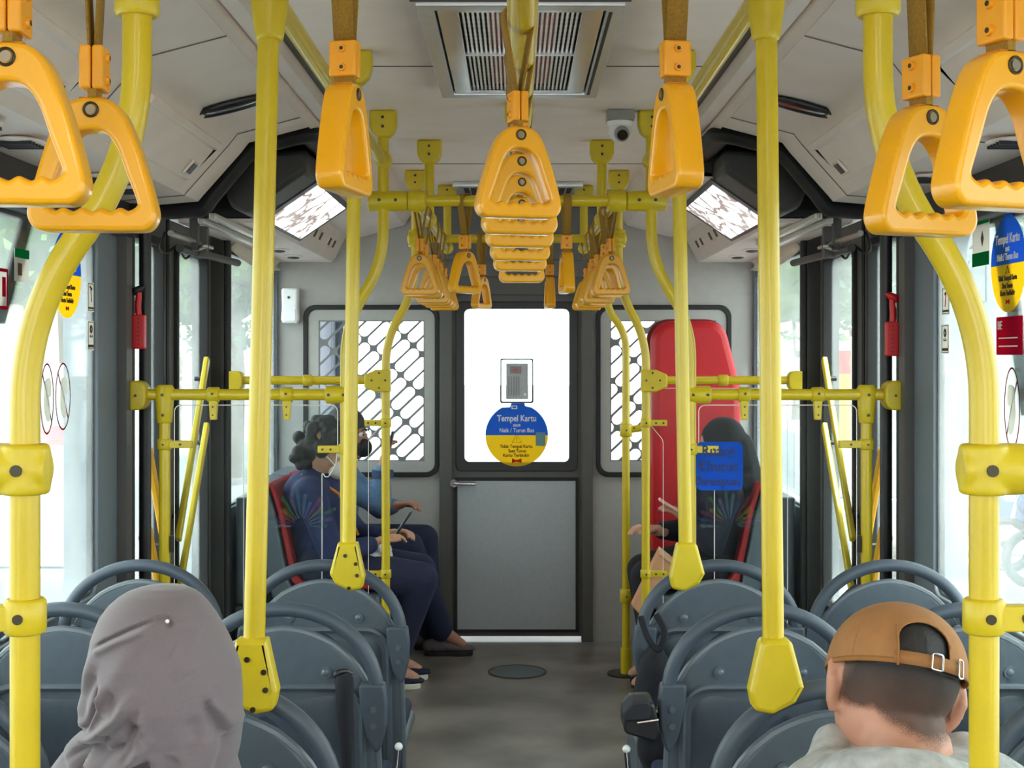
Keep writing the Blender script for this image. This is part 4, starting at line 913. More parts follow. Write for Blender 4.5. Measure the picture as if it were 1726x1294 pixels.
# ------------------------------------------------------------------ side bench seats by the partition
def bench(y0, y1, sx, label):
    t = thing('bench_seat', label, 'seat', (sx*.9, (y0+y1)/2, 0))
    pr = [(1.10, .93), (1.02, .92), (.985, .80), (.93, .52), (.90, .475), (.56, .465), (.55, .43), (.58, .40), (.93, .40), (1.00, .46), (1.08, .80)]
    obj('seat_shell', seg(G().prism([(x+.012, z-.02) for x, z in pr], XZ, y0, y1), sx), SEAT, t, bevel=.01)
    cu_ = [(1.03, .915), (1.008, .90), (.965, .78), (.912, .53), (.885, .50), (.57, .49), (.565, .467), (.90, .472), (.935, .50), (.99, .78)]
    obj('red_cushion', seg(G().prism(cu_, XZ, y0+.02, y1-.02), sx), REDS, t, bevel=.012)
    obj('seat_box', seg(G().box(.68, W-.03, y0+.02, y1-.02, 0, .40), sx), DARKG, t, bevel=.01)
    obj('back_support', seg(G().box(1.04, W-.03, y0+.04, y1-.04, .40, .85), sx), SEAT, t, bevel=.01)
for y0, n_ in ((5.66, 'nearer the door, under the curly haired rider'), (6.16, 'against the partition, under the denim clad rider')):
    bench(y0, y0+.46, -1, 'red padded sideways seat on the left wall, %s' % n_)
bench(5.66, 6.12, 1, 'red padded sideways seat on the right wall behind the blue sign')
# ------------------------------------------------------------------ people
def hand(g, wrist, d, up, curl=.6, s=1.0, side=1):
    """palm, four fingers of unequal length and a thumb leaving the side of the palm"""
    wrist = Vector(wrist); d = Vector(d).normalized(); up = Vector(up); up = (up-d*up.dot(d)).normalized(); lat = d.cross(up)*side
    limb(g, [wrist-d*.03*s, wrist, wrist+d*.035*s], [.026*s, .024*s, .022*s])
    for k in range(4): limb(g, [wrist+d*.02*s+lat*(.01*(k-1.5))*s, wrist+d*.082*s+lat*(.0195*(k-1.5))*s], [.015*s, .0115*s])
    for k, L in enumerate((.062, .073, .068, .052)):
        p = wrist+d*.084*s+lat*(.0195*(k-1.5))*s; pts = [p]; a = 0; dd = d
        for j, f in enumerate((.45, .3, .25)):
            a += curl*(.5, .6, .45)[j]*1.1; dd = d*math.cos(a)-up*math.sin(a); p = p+dd*L*f*s; pts.append(p)
        limb(g, pts, [.0092*s, .0086*s, .0078*s, .0066*s], .5)
    p = wrist+d*.025*s-lat*.026*s; q_ = p+(d*.7-lat*.6-up*.25).normalized()*.035*s; r_ = q_+(d*.9-lat*.05-up*.4).normalized()*.03*s; e_ = r_+(d*.9+lat*.2-up*.3).normalized()*.024*s
    limb(g, [p, q_, r_, e_], [.014*s, .0115*s, .010*s, .008*s], .5)
def head_blob(g, c, f, u, s=1.0, face=True):
    """f = where the face points, u = up of the head"""
    c = Vector(c); f = Vector(f).normalized(); u = Vector(u); u = (u-f*u.dot(f)).normalized(); r = u.cross(f)
    R = Matrix((r, f, u)).transposed(); e = R.to_euler()
    def L(x, y, z): return c+(r*x+f*y+u*z)*s
    g.ell(L(0, -.012, .025), (.076*s, .092*s, .088*s), 24, 16, e)
    g.ell(L(0, .012, -.02), (.064*s, .078*s, .085*s), 20, 14, e)
    g.ell(L(0, .030, -.075), (.045*s, .052*s, .038*s), 16, 12, e)
    if face:
        limb(g, [L(0, .088, .012), L(0, .102, -.018), L(0, .108, -.032)], [.009*s, .012*s, .013*s])
        for a in (-1, 1):
            g.ell(L(a*.016, .098, -.034), (.008*s, .009*s, .007*s), 10, 8, e)
            g.ell(L(a*.030, .070, .030), (.022*s, .018*s, .008*s), 12, 8, e)
            g.ell(L(a*.036, .062, -.025), (.020*s, .022*s, .02*s), 12, 8, e)
        g.ell(L(0, .088, -.060), (.022*s, .012*s, .006*s), 12, 8, e); g.ell(L(0, .086, -.070), (.018*s, .012*s, .007*s), 12, 8, e)
        g.ell(L(0, .076, -.094), (.020*s, .018*s, .014*s), 12, 8, e)
    for a in (-1, 1):
        g.ell(L(a*.078, -.008, -.006), (.008*s, .018*s, .032*s), 12, 10, e)
    return L, e
def eyes(parent, L, e, s=1.0):
    for a in (-1, 1):
        o = obj('eye', G().ell(L(a*.030, .074, .012), (.0125*s,)*3, 14, 10), mat('eye_white', (235, 230, 225), .3), parent)
        obj('iris', G().ell(L(a*.030, .0838, .012), (.0055*s,)*3, 12, 8), mat('iris', (40, 26, 18), .2), o)
        obj('eyebrow', G().tube([L(a*.014, .094, .034), L(a*.030, .092, .040), L(a*.046, .078, .036)], [.003*s, .0035*s, .002*s], 8), HAIR, parent)
def shoe(parent, heel, toe, m, sole, w_=.045, h=.06, name='shoe'):
    heel, toe = Vector(heel), Vector(toe); d = (toe-heel); L = d.length; d.normalize(); lat = d.cross(Vector((0, 0, 1))).normalized(); up = lat.cross(d)
    g = G()
    for t_, ww, hh in ((.10, .75, 1.0), (.22, .85, 1.1), (.36, .85, 1.05), (.5, .9, .85), (.65, 1.0, .65), (.8, 1.0, .5), (.9, .8, .42)):
        g.ell(heel+d*L*t_+up*(.022+h*hh*.35), (w_*ww*.9, w_*ww*.9, h*hh*.55), 14, 10)
    s_ = obj(name, remesh(g, .006, 5), m, parent)
    pts = [(t_, w_*b) for t_, b in ((0, .45), (.08, .75), (.25, .85), (.45, .8), (.68, 1.02), (.85, .9), (.96, .5))]
    pl = [(L*a, b) for a, b in pts]+[(L*a, -b) for a, b in pts[::-1]]; pl = [(p.x, p.y) for p in catmull([(a, b, 0) for a, b in pl], 3, True)]
    obj('sole', G().prism(pl, lambda u, v, w_2: heel+d*u+lat*v+up*w_2, 0, .024), sole, s_, bevel=.004)
    return s_
def body(parent, J, skin, voxel=.006, hl=None, hr=None, face=True, s=1.0):
    g = G()
    limb(g, [J['pelvis'], J['waist'], J['chest']], [.12, .10, .115]); limb(g, [J['sl'], J['sr']], [.05, .05])
    limb(g, [J['chest'], J['neck'], Vector(J['neck']).lerp(Vector(J['head']), .6)], [.075, .055, .052])
    L, e = head_blob(g, J['head'], J['face'], J['up'], s, face)
    for a in 'lr':
        limb(g, [J['s'+a], J['e'+a], J['w'+a]], [.046, .036, .026])
        hp = J.get('h'+a); d, up, cu, sd_ = hp; hand(g, J['w'+a], d, up, cu, .95, sd_)
        limb(g, [J['p'+a], J['k'+a], J['a'+a]], [.08, .052, .038]); limb(g, [J['a'+a], J['t'+a]], [.036, .026])
    return obj('body', remesh(g, voxel, 3), skin, parent, sharp=80), L, e
def top(parent, J, m, name='jacket', r=1.0, voxel=.011, sleeves=True, extra=(), colr=.07):
    g = G(); limb(g, [J['pelvis'], J['waist'], J['chest']], [.150*r, .138*r, .145*r]); limb(g, [J['sl'], J['chest'], J['sr']], [.075, .12*r, .075])
    limb(g, [J['chest'], J['neck']], [.11*r, colr])
    for a in 'lr':
        wv = Vector(J['e'+a]).lerp(Vector(J['w'+a]), .86); limb(g, [J['s'+a], J['e'+a], wv], [.068, .056, .040])
    for p, rr in extra: g.ell(p, rr)
    return obj(name, remesh(g, voxel, 6), m, parent, sharp=80)
def trousers(parent, J, m, voxel=.011, r=1.0):
    g = G(); limb(g, [J['pl'], J['pelvis'], J['pr']], [.10, .13, .10])
    for a in 'lr': limb(g, [J['p'+a], J['k'+a], Vector(J['k'+a]).lerp(Vector(J['a'+a]), .995)], [.105*r, .074*r, .064*r])
    return obj('trousers', remesh(g, voxel, 6), m, parent, sharp=80)
V = Vector
# rider A: curly hair, white mask, navy jacket, phone in hand
t = thing('person', 'person with curly hair, white mask and navy jacket, looking down at a phone', 'person', (-.9, 5.86, 0))
y = 5.88
J = dict(pelvis=V((-.86, y, .57)), waist=V((-.86, y, .68)), chest=V((-.87, y-.0, .82)), neck=V((-.85, y, .93)), head=V((-.825, y-.02, 1.035)), face=V((.86, -.12, -.42)), up=V((.4, 0, .9)),
         sl=V((-.87, y+.16, .86)), sr=V((-.86, y-.17, .86)), el=V((-.70, y+.20, .64)), er=V((-.76, y-.22, .62)), wl=V((-.56, y+.08, .66)), wr=V((-.595, y-.09, .645)),
         hl=(V((.9, -.3, .25)), V((0, .2, 1)), .9, 1), hr=(V((.85, .35, .35)), V((-.3, .1, 1)), .8, -1),
         pl=V((-.84, y+.09, .54)), pr=V((-.84, y-.09, .54)), kl=V((-.42, y+.13, .50)), kr=V((-.40, y-.06, .49)), al=V((-.54, y+.20, .09)), ar=V((-.54, y+.04, .09)), tl=V((-.44, y+.22, .04)), tr=V((-.44, y+.05, .04)))
bd, L, e = body(t, J, SKIN, .006); eyes(bd, L, e)
top(t, J, NAVY, 'jacket'); trousers(t, J, TROU)
shoe(t, V((-.61, y+.05, 0)), V((-.405, y+.05, 0)), mat('shoe_navy', (28, 34, 62), .8), mat('sole_cream', (226, 222, 206), .6))
shoe(t, V((-.60, y+.20, 0)), V((-.385, y+.22, 0)), MATS['shoe_navy'], MATS['sole_cream'])
g = G(); rnd = random.Random(3)
for k in range(70):
    th = rnd.uniform(0, 2*math.pi); ph = rnd.uniform(0, 1.9); p = V((.088*math.sin(ph)*math.cos(th), -.025+.098*math.sin(ph)*math.sin(th), .025+.10*math.cos(ph)))
    if p.y > .055 and p.z < .055: continue
    g.ell(L(p.x, p.y, p.z), rnd.uniform(.018, .03), 10, 8)
for k in range(46):
    g.ell(L(rnd.uniform(-.080, .080), rnd.uniform(-.095, -.015), rnd.uniform(-.09, .03)), rnd.uniform(.024, .034), 10, 8)
obj('hair', remesh(g, .006, 1), HAIR, t, sharp=80)
mk = G().ell(L(0, .088, -.045), (.046, .042, .045), 20, 14, e)
mo = obj('face_mask', mk, mat('mask_white', (226, 216, 212), .8), t)
for a in (-1, 1): obj('ear_loop', G().tube(catmull([L(a*.044, .085, -.03), L(a*.066, .05, -.012), L(a*.084, .0, .004)], 5), .0028, 8), WHT, mo)
g = G().tube(catmull([L(-.05, -.03, -.13), V((-.75, y-.12, .86)), V((-.70, y-.11, .76)), V((-.67, y-.08, .68))], 6), .007, 8, flat=.5)
obj('lanyard', g, mat('lanyard_orange', (236, 150, 60), .6), t)
ph = thing('mobile_phone', 'dark mobile phone held up in the hand of the rider in navy', 'phone', (-.49, y-.03, .70))
d1 = V((.55, 0, .83)).normalized(); obj('phone_case', G().obox(V((-.485, y-.035, .715)), d1*.07, V((0, .036, 0)), V((d1.z, 0, -d1.x))*.005), BLK2, ph, bevel=.003)
obj('phone_screen', G().obox(V((-.490, y-.035, .718)), d1*.064, V((0, .032, 0)), V((d1.z, 0, -d1.x))*.0012), mat('screen_pale', (190, 200, 205), .1), ph)
g = G()
for k in range(14): g.ell(V((-.60+rnd.uniform(-.05, .05), y-.05+rnd.uniform(-.05, .05), .60+rnd.uniform(-.035, .03))), rnd.uniform(.025, .04), 10, 8)
tag(obj('plastic_bag', remesh(g, .007, 2), mat('bag_white', (236, 238, 244), .5)), 'crumpled white plastic bag on the lap of the rider in navy', 'bag')
# rider B: denim jacket, black mask, arm raised with a phone
t = thing('person', 'person in blue denim jacket and black mask raising a phone, next to the partition', 'person', (-.9, 6.48, 0))
y = 6.46
J = dict(pelvis=V((-.88, y, .57)), waist=V((-.88, y, .68)), chest=V((-.87, y, .84)), neck=V((-.84, y, .96)), head=V((-.795, y-.02, 1.075)), face=V((.95, -.15, -.2)), up=V((.2, 0, 1)),
         sl=V((-.86, y+.17, .89)), sr=V((-.84, y-.17, .88)), el=V((-.66, y+.2, .70)), er=V((-.625, y-.17, .76)), wl=V((-.58, y+.1, .72)), wr=V((-.61, y-.17, .935)),
         hl=(V((.9, -.3, .2)), V((0, 0, 1)), .8, 1), hr=(V((.12, .1, 1)), V((-.9, 0, .1)), .9, -1),
         pl=V((-.86, y+.09, .54)), pr=V((-.86, y-.09, .54)), kl=V((-.44, y+.12, .56)), kr=V((-.50, y-.04, .545)), al=V((-.42, y+.2, .11)), ar=V((-.36, y+.12, .12)), tl=V((-.34, y+.22, .05)), tr=V((-.26, y+.12, .05)))
bd, L, e = body(t, J, SKIN2, .006); eyes(bd, L, e)
top(t, J, JEAN, 'denim_jacket'); trousers(t, J, mat('dark_jeans', (30, 38, 66), .9, noise=.15, scale=60, bump=.1), r=.95)
obj('sleeve_cuff', G().tube([V((-.613, y-.17, .88)), V((-.612, y-.17, .915))], .05, 18), mat('cuff_denim', (56, 76, 110), .9), t)
shoe(t, V((-.44, y+.12, .0)), V((-.20, y+.13, .0)), mat('shoe_grey', (98, 90, 96), .8, noise=.2, scale=120), mat('sole_black', (24, 24, 28), .6), .05, .06)
shoe(t, V((-.50, y+.26, .0)), V((-.30, y+.28, .0)), MATS['shoe_grey'], MATS['sole_black'])
g = G(); g.ell(L(0, -.02, .032), (.088, .100, .094), 24, 16, e); limb(g, [L(0, -.09, .0), L(.0, -.11, -.10), L(0, -.11, -.20), L(0, -.10, -.30)], [.07, .066, .06, .04])
h = remesh(g, .006, 3); 
obj('hair', h, HAIR, t, sharp=80)
mo = obj('face_mask', G().ell(L(0, .090, -.048), (.048, .042, .046), 20, 14, e), mat('mask_black', (22, 24, 30), .8), t)
for a in (-1, 1): obj('ear_loop', G().tube(catmull([L(a*.044, .085, -.04), L(a*.066, .05, -.02), L(a*.084, .0, .004)], 5), .0028, 8), BLK, mo)
ph = tag(obj('mobile_phone', G().obox(V((-.575, y-.18, 1.035)), V((.012, 0, .06)), V((0, .035, 0)), V((.005, 0, -.001)), ), BLK2, bevel=.003), 'mobile phone raised before the slotted grille by the rider in denim', 'phone')
# rider C: dark scarf and coat behind the blue sign
t = thing('person', 'person in dark headscarf and coat holding a phone, right side behind the glass screen', 'person', (.9, 5.88, 0))
y = 5.90
J = dict(pelvis=V((.86, y, .57)), waist=V((.87, y, .68)), chest=V((.88, y, .82)), neck=V((.89, y, .93)), head=V((.885, y-.02, 1.045)), face=V((-.93, -.12, -.3)), up=V((-.3, 0, .95)),
         sl=V((.88, y-.17, .86)), sr=V((.88, y+.17, .86)), el=V((.82, y-.22, .66)), er=V((.76, y+.20, .66)), wl=V((.735, y-.14, .745)), wr=V((.62, y+.05, .68)),
         hl=(V((-.8, .1, .55)), V((.5, -.3, .8)), .55, -1), hr=(V((-.9, -.2, .2)), V((0, 0, 1)), .7, 1),
         pl=V((.84, y-.09, .54)), pr=V((.84, y+.09, .54)), kl=V((.44+.12, y-.08, .50)), kr=V((.56, y+.10, .50)), al=V((.62, y-.06, .10)), ar=V((.62, y+.12, .10)), tl=V((.52, y-.06, .04)), tr=V((.52, y+.12, .04)))
bd, L, e = body(t, J, SKIN, .006); eyes(bd, L, e)
top(t, J, mat('coat_dark', (30, 34, 52), .9, noise=.12), 'coat', 1.1); trousers(t, J, DKCL)
shoe(t, V((.72, y-.05, 0)), V((.50, y-.06, 0)), BLK2, BLK); shoe(t, V((.72, y+.13, 0)), V((.50, y+.12, 0)), BLK2, BLK)
g = G(); g.ell(L(0, -.022, .030), (.094, .098, .100), 24, 16, e); limb(g, [L(0, -.05, -.03), L(0, -.04, -.13), L(0, .0, -.22)], [.095, .10, .13])
obj('headscarf', remesh(g, .007, 5), mat('scarf_black', (28, 26, 30), .9, noise=.15), t, sharp=80)
d1 = V((-.8, 0, .5)).normalized()
ph = tag(obj('mobile_phone', G().obox(V((.665, y-.15, .80)), d1*.07, V((0, .034, 0)), V((.5, 0, .8))*.006), mat('phone_pink', (220, 170, 160), .3), bevel=.003), 'pale phone in the hand in front of the red backrest', 'phone')
k_ = F/5.72
def bq(px, py): return ((px-CX)/k_, H-(py-CY)/k_)
bg_ = thing('paper_bag', 'tan paper bag leaning by the right far pole at the knees of the rider', 'bag', (.58, 5.72, .35))
obj('bag_sides', G().prism([bq(1110, 925), bq(1134, 944), bq(1128, 985), bq(1104, 1010), bq(1080, 1035), bq(1064, 1018), bq(1092, 960)], XZ, 5.66, 5.75), mat('kraft_paper', (206, 150, 112), .8), bg_, bevel=.004)
obj('folded_rim', G().prism([bq(1112, 922), bq(1136, 941), bq(1134, 950), bq(1108, 931)], XZ, 5.655, 5.755), mat('kraft_light', (224, 176, 140), .8), bg_, bevel=.002)
# ------------------------------------------------------------------ the two riders in front of the camera
Sx = 1250.0; D0 = F/Sx
def interp(T, v):
    if v <= T[0][0]: return T[0][1]
    for (a, x), (b, y_) in zip(T, T[1:]):
        if v <= b: return x+(y_-x)*(v-a)/(b-a)
    return T[-1][1]
t = thing('person', 'person wearing a mauve grey headscarf seen from behind at the lower left', 'person', (-.46, 1.82, 0))
hx = (266-CX)/Sx
J = dict(pelvis=V((hx-.02, 1.86, .56)), waist=V((hx-.02, 1.87, .67)), chest=V((hx-.02, 1.87, .78)), neck=V((hx-.01, 1.84, .90)), head=V((hx, 1.88, 1.00)), face=V((-.05, .85, -.5)), up=V((0, .5, .85)),
         sl=V((hx-.19, 1.80, .80)), sr=V((hx+.15, 1.80, .80)), el=V((hx-.23, 1.82, .62)), er=V((hx+.17, 1.82, .62)), wl=V((hx-.09, 2.02, .62)), wr=V((hx+.06, 2.02, .62)),
         hl=(V((.6, .6, .2)), V((0, 0, 1)), .7, -1), hr=(V((-.6, .6, .2)), V((0, 0, 1)), .7, 1),
         pl=V((hx-.1, 1.88, .54)), pr=V((hx+.07, 1.88, .54)), kl=V((hx-.11, 2.10, .50)), kr=V((hx+.08, 2.10, .50)), al=V((hx-.11, 1.98, .10)), ar=V((hx+.08, 1.98, .10)), tl=V((hx-.11, 2.1, .04)), tr=V((hx+.08, 2.1, .04)))
bd, L, e = body(t, J, SKIN, .007); eyes(bd, L, e)
BLOUSE = mat('blouse_mauve', (112, 104, 108), .9)
top(t, J, BLOUSE, 'blouse', .85, colr=.05); trousers(t, J, DKCL)
for a in 'lr': shoe(t, V((J['a'+a].x, J['a'+a].y-.06, 0)), V((J['a'+a].x, J['a'+a].y+.16, 0)), DKCL, BLK)
XL = [(991, 262), (993, 240), (997, 222), (1003, 205), (1012, 190), (1025, 175), (1045, 160), (1080, 147), (1130, 139), (1165, 137), (1190, 131), (1215, 129), (1232, 132), (1242, 133), (1250, 118), (1262, 106), (1278, 94), (1294, 82), (1340, 50), (1400, 10), (1480, 0)]
XR_ = [(991, 270), (993, 292), (997, 308), (1003, 320), (1012, 331), (1025, 341), (1045, 355), (1080, 374), (1105, 385), (1135, 396), (1180, 399), (1240, 399), (1270, 395), (1294, 389), (1340, 400), (1400, 450), (1480, 470)]
BD = [(991, .004), (995, .03), (1005, .05), (1025, .075), (1060, .098), (1110, .112), (1180, .118), (1240, .112), (1300, .135), (1400, .21), (1480, .24)]
O = lambda pts: [(x/3.596, 950+y/3.596) for x, y in pts]
FOLDS = [  # polyline, amplitude, width px
    (O([(620, 475), (700, 425), (765, 395), (860, 350), (985, 300)]), -.0055, 2.6), (O([(630, 500), (720, 450), (850, 385), (1000, 330)]), .004, 5),
    (O([(985, 300), (1040, 290), (1075, 300)]), -.003, 4), (O([(1075, 310), (1085, 345)]), -.004, 4), (O([(1075, 300), (1180, 330), (1250, 400)]), .002, 5),
    (O([(480, 1050), (600, 930), (670, 790), (670, 690)]), -.010, 6), (O([(530, 1030), (640, 905), (700, 780), (730, 700)]), .007, 5),
    (O([(520, 1050), (700, 950), (830, 830), (900, 720)]), .009, 8), (O([(560, 1060), (700, 1010), (760, 930)]), -.006, 6),
    (O([(540, 1070), (760, 1060), (890, 985), (955, 850)]), -.011, 7), (O([(520, 1080), (690, 1090), (850, 1040), (950, 900), (960, 800)]), .008, 7),
    (O([(600, 1105), (760, 1125), (900, 1090), (990, 980)]), .009, 8), (O([(640, 1120), (800, 1180), (930, 1130), (1010, 1120)]), -.010, 7),
    (O([(500, 1072), (560, 1085), (650, 1150), (830, 1240)]), -.020, 6), (O([(420, 1085), (500, 1095), (620, 1160), (700, 1250)]), .008, 12), (O([(400, 1130), (480, 1200), (520, 1290)]), -.006, 10),
    (O([(1385, 1010), (1350, 900), (1295, 770)]), -.010, 6), (O([(1310, 780), (1370, 880), (1420, 1000)]), .008, 7), (O([(1340, 1240), (1380, 1100), (1385, 1010)]), -.007, 6),
    (O([(560, 1000), (520, 850), (580, 620), (640, 500)]), .005, 9), (O([(540, 930), (560, 780), (650, 600)]), -.005, 7), (O([(760, 830), (740, 760), (780, 700)]), -.003, 6),
    (O([(1200, 1240), (1260, 1130), (1290, 980)]), .005, 12), (O([(860, 1230), (960, 1200), (1010, 1130)]), .006, 10), (O([(990, 330), (900, 420), (820, 560), (740, 700)]), .0025, 14), (O([(1100, 480), (1180, 520), (1230, 600)]), .0025, 14), (O([(1180, 1290), (1240, 1150), (1250, 1000), (1230, 850)]), -.004, 12), (O([(700, 660), (740, 760), (760, 840)]), .004, 8), (O([(950, 1240), (1080, 1180), (1150, 1080)]), -.004, 12)]
def fold(px, py):
    s_ = 0
    for pl, am, wd in FOLDS:
        best = 1e9; tt = 0; n = len(pl)-1
        for i in range(n):
            ax, ay = pl[i]; bx, by = pl[i+1]; dx, dy = bx-ax, by-ay; u = max(0, min(1, ((px-ax)*dx+(py-ay)*dy)/(dx*dx+dy*dy)))
            d = (px-ax-u*dx)**2+(py-ay-u*dy)**2
            if d < best: best = d; tt = (i+u)/n
        if best < 30*wd*wd: s_ += am*math.exp(-best/(wd*wd*1.6))*min(1, 6*min(tt, 1-tt)+.25)
    return s_
nu, nv = 380, 230; vs = []
for j in range(nv+1):
    v = j/nv; py = 991+(1480-991)*(v**1.35)
    xl, xr, b = interp(XL, py), interp(XR_, py), interp(BD, py)
    for i in range(nu):
        th = 2*math.pi*i/nu; cx2 = (xl+xr)/2; a_ = (xr-xl)/2; px = cx2+a_*math.cos(th)
        d = 2.7*fold(px, py) if math.sin(th) > -.1 else 0
        nx, ny = math.cos(th), math.sin(th)
        vs.append(((px-CX)/Sx+nx*d*.35, D0+.03*(1 if py < 1240 else 1)-ny*b-ny*d, H-(py-CY)/Sx))
g = G().add(vs, [(j*nu+i, j*nu+(i+1) % nu, (j+1)*nu+(i+1) % nu, (j+1)*nu+i) for j in range(nv) for i in range(nu)]+[tuple(range(nu))])
sc = obj('headscarf', g, mat('scarf_mauve', (116, 105, 110), .85, noise=.04, scale=300, sheen=.25), t, sharp=180)
pn = P(299, 1034, D0); obj('scarf_pin', G().ell((pn.x, D0+.03-.083, pn.z), .0028, 12, 8), mat('pearl', (240, 225, 222), .15), sc)
# man in the cap
t = thing('person', 'person in a tan backwards cap and grey hoodie seen from behind at the lower right', 'person', (.52, 1.82, 0))
hc = V(((1516-CX)/Sx, D0+.02, H-(1150-CY)/Sx))
Rm = Euler((0, math.radians(11), 0)).to_matrix()@Euler((math.radians(-20), 0, 0)).to_matrix()@Euler((0, 0, math.radians(2))).to_matrix()
def Lh(x, y, z): return hc+Rm@V((x, y, z))
ee = Rm.to_euler()
hx = hc.x
J = dict(pelvis=V((hx, 1.87, .57)), waist=V((hx, 1.86, .68)), chest=V((hx, 1.83, .84)), neck=V((hx+.002, 1.75, .91)), head=Lh(0, .0, .0), face=Rm@V((0, 1, 0)), up=Rm@V((0, 0, 1)),
         sl=V((hx-.18, 1.80, .775)), sr=V((hx+.18, 1.80, .775)), el=V((hx-.21, 1.84, .62)), er=V((hx+.21, 1.84, .62)), wl=V((hx-.08, 2.04, .64)), wr=V((hx+.08, 2.04, .64)),
         hl=(V((.6, .6, .2)), V((0, 0, 1)), .7, -1), hr=(V((-.6, .6, .2)), V((0, 0, 1)), .7, 1),
         pl=V((hx-.09, 1.88, .54)), pr=V((hx+.09, 1.88, .54)), kl=V((hx-.12, 2.10, .50)), kr=V((hx+.12, 2.10, .50)), al=V((hx-.12, 1.98, .10)), ar=V((hx+.12, 1.98, .10)), tl=V((hx-.12, 2.1, .04)), tr=V((hx+.12, 2.1, .04)))
g = G()
limb(g, [J['pelvis'], J['waist'], J['chest']+V((0, .03, -.05))], [.12, .10, .09]); limb(g, [J['sl']+V((0, .02, -.03)), J['chest']+V((0, .05, -.04)), J['sr']+V((0, .02, -.03))], [.04, .05, .04])
g.ell(Lh(0, 0, .008), (.081, .098, .082), 28, 18, ee); g.ell(Lh(0, .02, -.045), (.070, .08, .075), 24, 16, ee); g.ell(Lh(0, .05, -.09), (.048, .055, .04), 16, 12, ee)
limb(g, [V((hx, 1.79, .83)), V((hx+.002, 1.81, .91)), Lh(0, .0, -.05)], [.070, .062, .064])
limb(g, [Lh(0, .092, .01), Lh(0, .112, -.035)], [.009, .013])
for a in 'lr':
    limb(g, [J['s'+a], J['e'+a], J['w'+a]], [.048, .038, .028]); d, up, cu, sd_ = J['h'+a]; hand(g, J['w'+a], d, up, cu, 1, sd_)
    limb(g, [J['p'+a], J['k'+a], J['a'+a]], [.08, .055, .04]); limb(g, [J['a'+a], J['t'+a]], [.036, .026])
for a in (-1, 1):
    pts = [Lh(a*.080, .010, -.052), Lh(a*.087, -.002, -.040), Lh(a*.092, -.012, -.018), Lh(a*.091, -.008, .004), Lh(a*.086, .006, .010)]
    limb(g, pts, [.008, .0075, .0075, .007, .006], .4)
    limb(g, [Lh(a*.081, .006, -.04), Lh(a*.083, .0, -.005)], [.009, .009], .4)
bd = obj('body', remesh(g, .005, 3), mat('skin_nape', (190, 136, 112), .5, noise=.07, scale=18), t, sharp=80)
eyes(bd, lambda x, y, z: Lh(x, y+.012, z-.005), ee)
# fading short hair below the cap: thin shell following the skull, denser upward
def hshell_old(u, v):
    th = math.radians(-202+u*224) ; low = -.078-.014*math.cos((u-.5)*math.pi*1.0)**2+.010*abs(math.sin((u-.5)*math.pi*5))
    z = .045+(low-.045)*v
    rz_ = (z-.015)/.0885; r0 = math.sqrt(max(.02, 1-rz_*rz_)); rz2 = (z+.045)/.0755; r1 = math.sqrt(max(0, 1-rz2*rz2)) if abs(rz2) < 1 else 0
    ax_ = max(.0826*r0, .0722*r1); ay = max(.0998*r0, (.0815*r1) if math.sin(th) > 0 else .0635*r1, 0 if math.sin(th) > 0 else min(.088, .098+(z+.02)*.45)*1.0 if z < -.02 else 0)
    return tuple(Lh(ax_*math.cos(th), ay*math.sin(th)+(.0 if math.sin(th) < 0 else 0), z))
hm = bpy.data.materials.new('fade_haircut'); hm.use_nodes = True; nt = hm.node_tree; b = nt.nodes['Principled BSDF']; b.inputs['Roughness'].default_value = .7
tc = nt.nodes.new('ShaderNodeTexCoord'); sp = nt.nodes.new('ShaderNodeSeparateXYZ'); nt.links.new(tc.outputs['UV'], sp.inputs[0])
nz = nt.nodes.new('ShaderNodeTexNoise'); nz.inputs['Scale'].default_value = 900; nz.inputs['Detail'].default_value = 3; nt.links.new(tc.outputs['Object'], nz.inputs['Vector'])
n2 = nt.nodes.new('ShaderNodeTexNoise'); n2.inputs['Scale'].default_value = 25; nt.links.new(tc.outputs['Object'], n2.inputs['Vector'])
ad = nt.nodes.new('ShaderNodeMath'); ad.operation = 'MULTIPLY_ADD'; ad.inputs[1].default_value = .35; nt.links.new(nz.outputs['Fac'], ad.inputs[0]); nt.links.new(sp.outputs['Y'], ad.inputs[2])
a2 = nt.nodes.new('ShaderNodeMath'); a2.operation = 'MULTIPLY_ADD'; a2.inputs[1].default_value = .3; nt.links.new(n2.outputs['Fac'], a2.inputs[0]); nt.links.new(ad.outputs[0], a2.inputs[2])
rr = nt.nodes.new('ShaderNodeValToRGB'); rr.color_ramp.elements[0].position = .42; rr.color_ramp.elements[1].position = 1.22 if False else 1.0
rr.color_ramp.elements[0].color = lin((26, 20, 18))+(1,); rr.color_ramp.elements[1].color = lin((104, 76, 64))+(1,)
nt.links.new(rr.outputs[0], b.inputs['Base Color'])
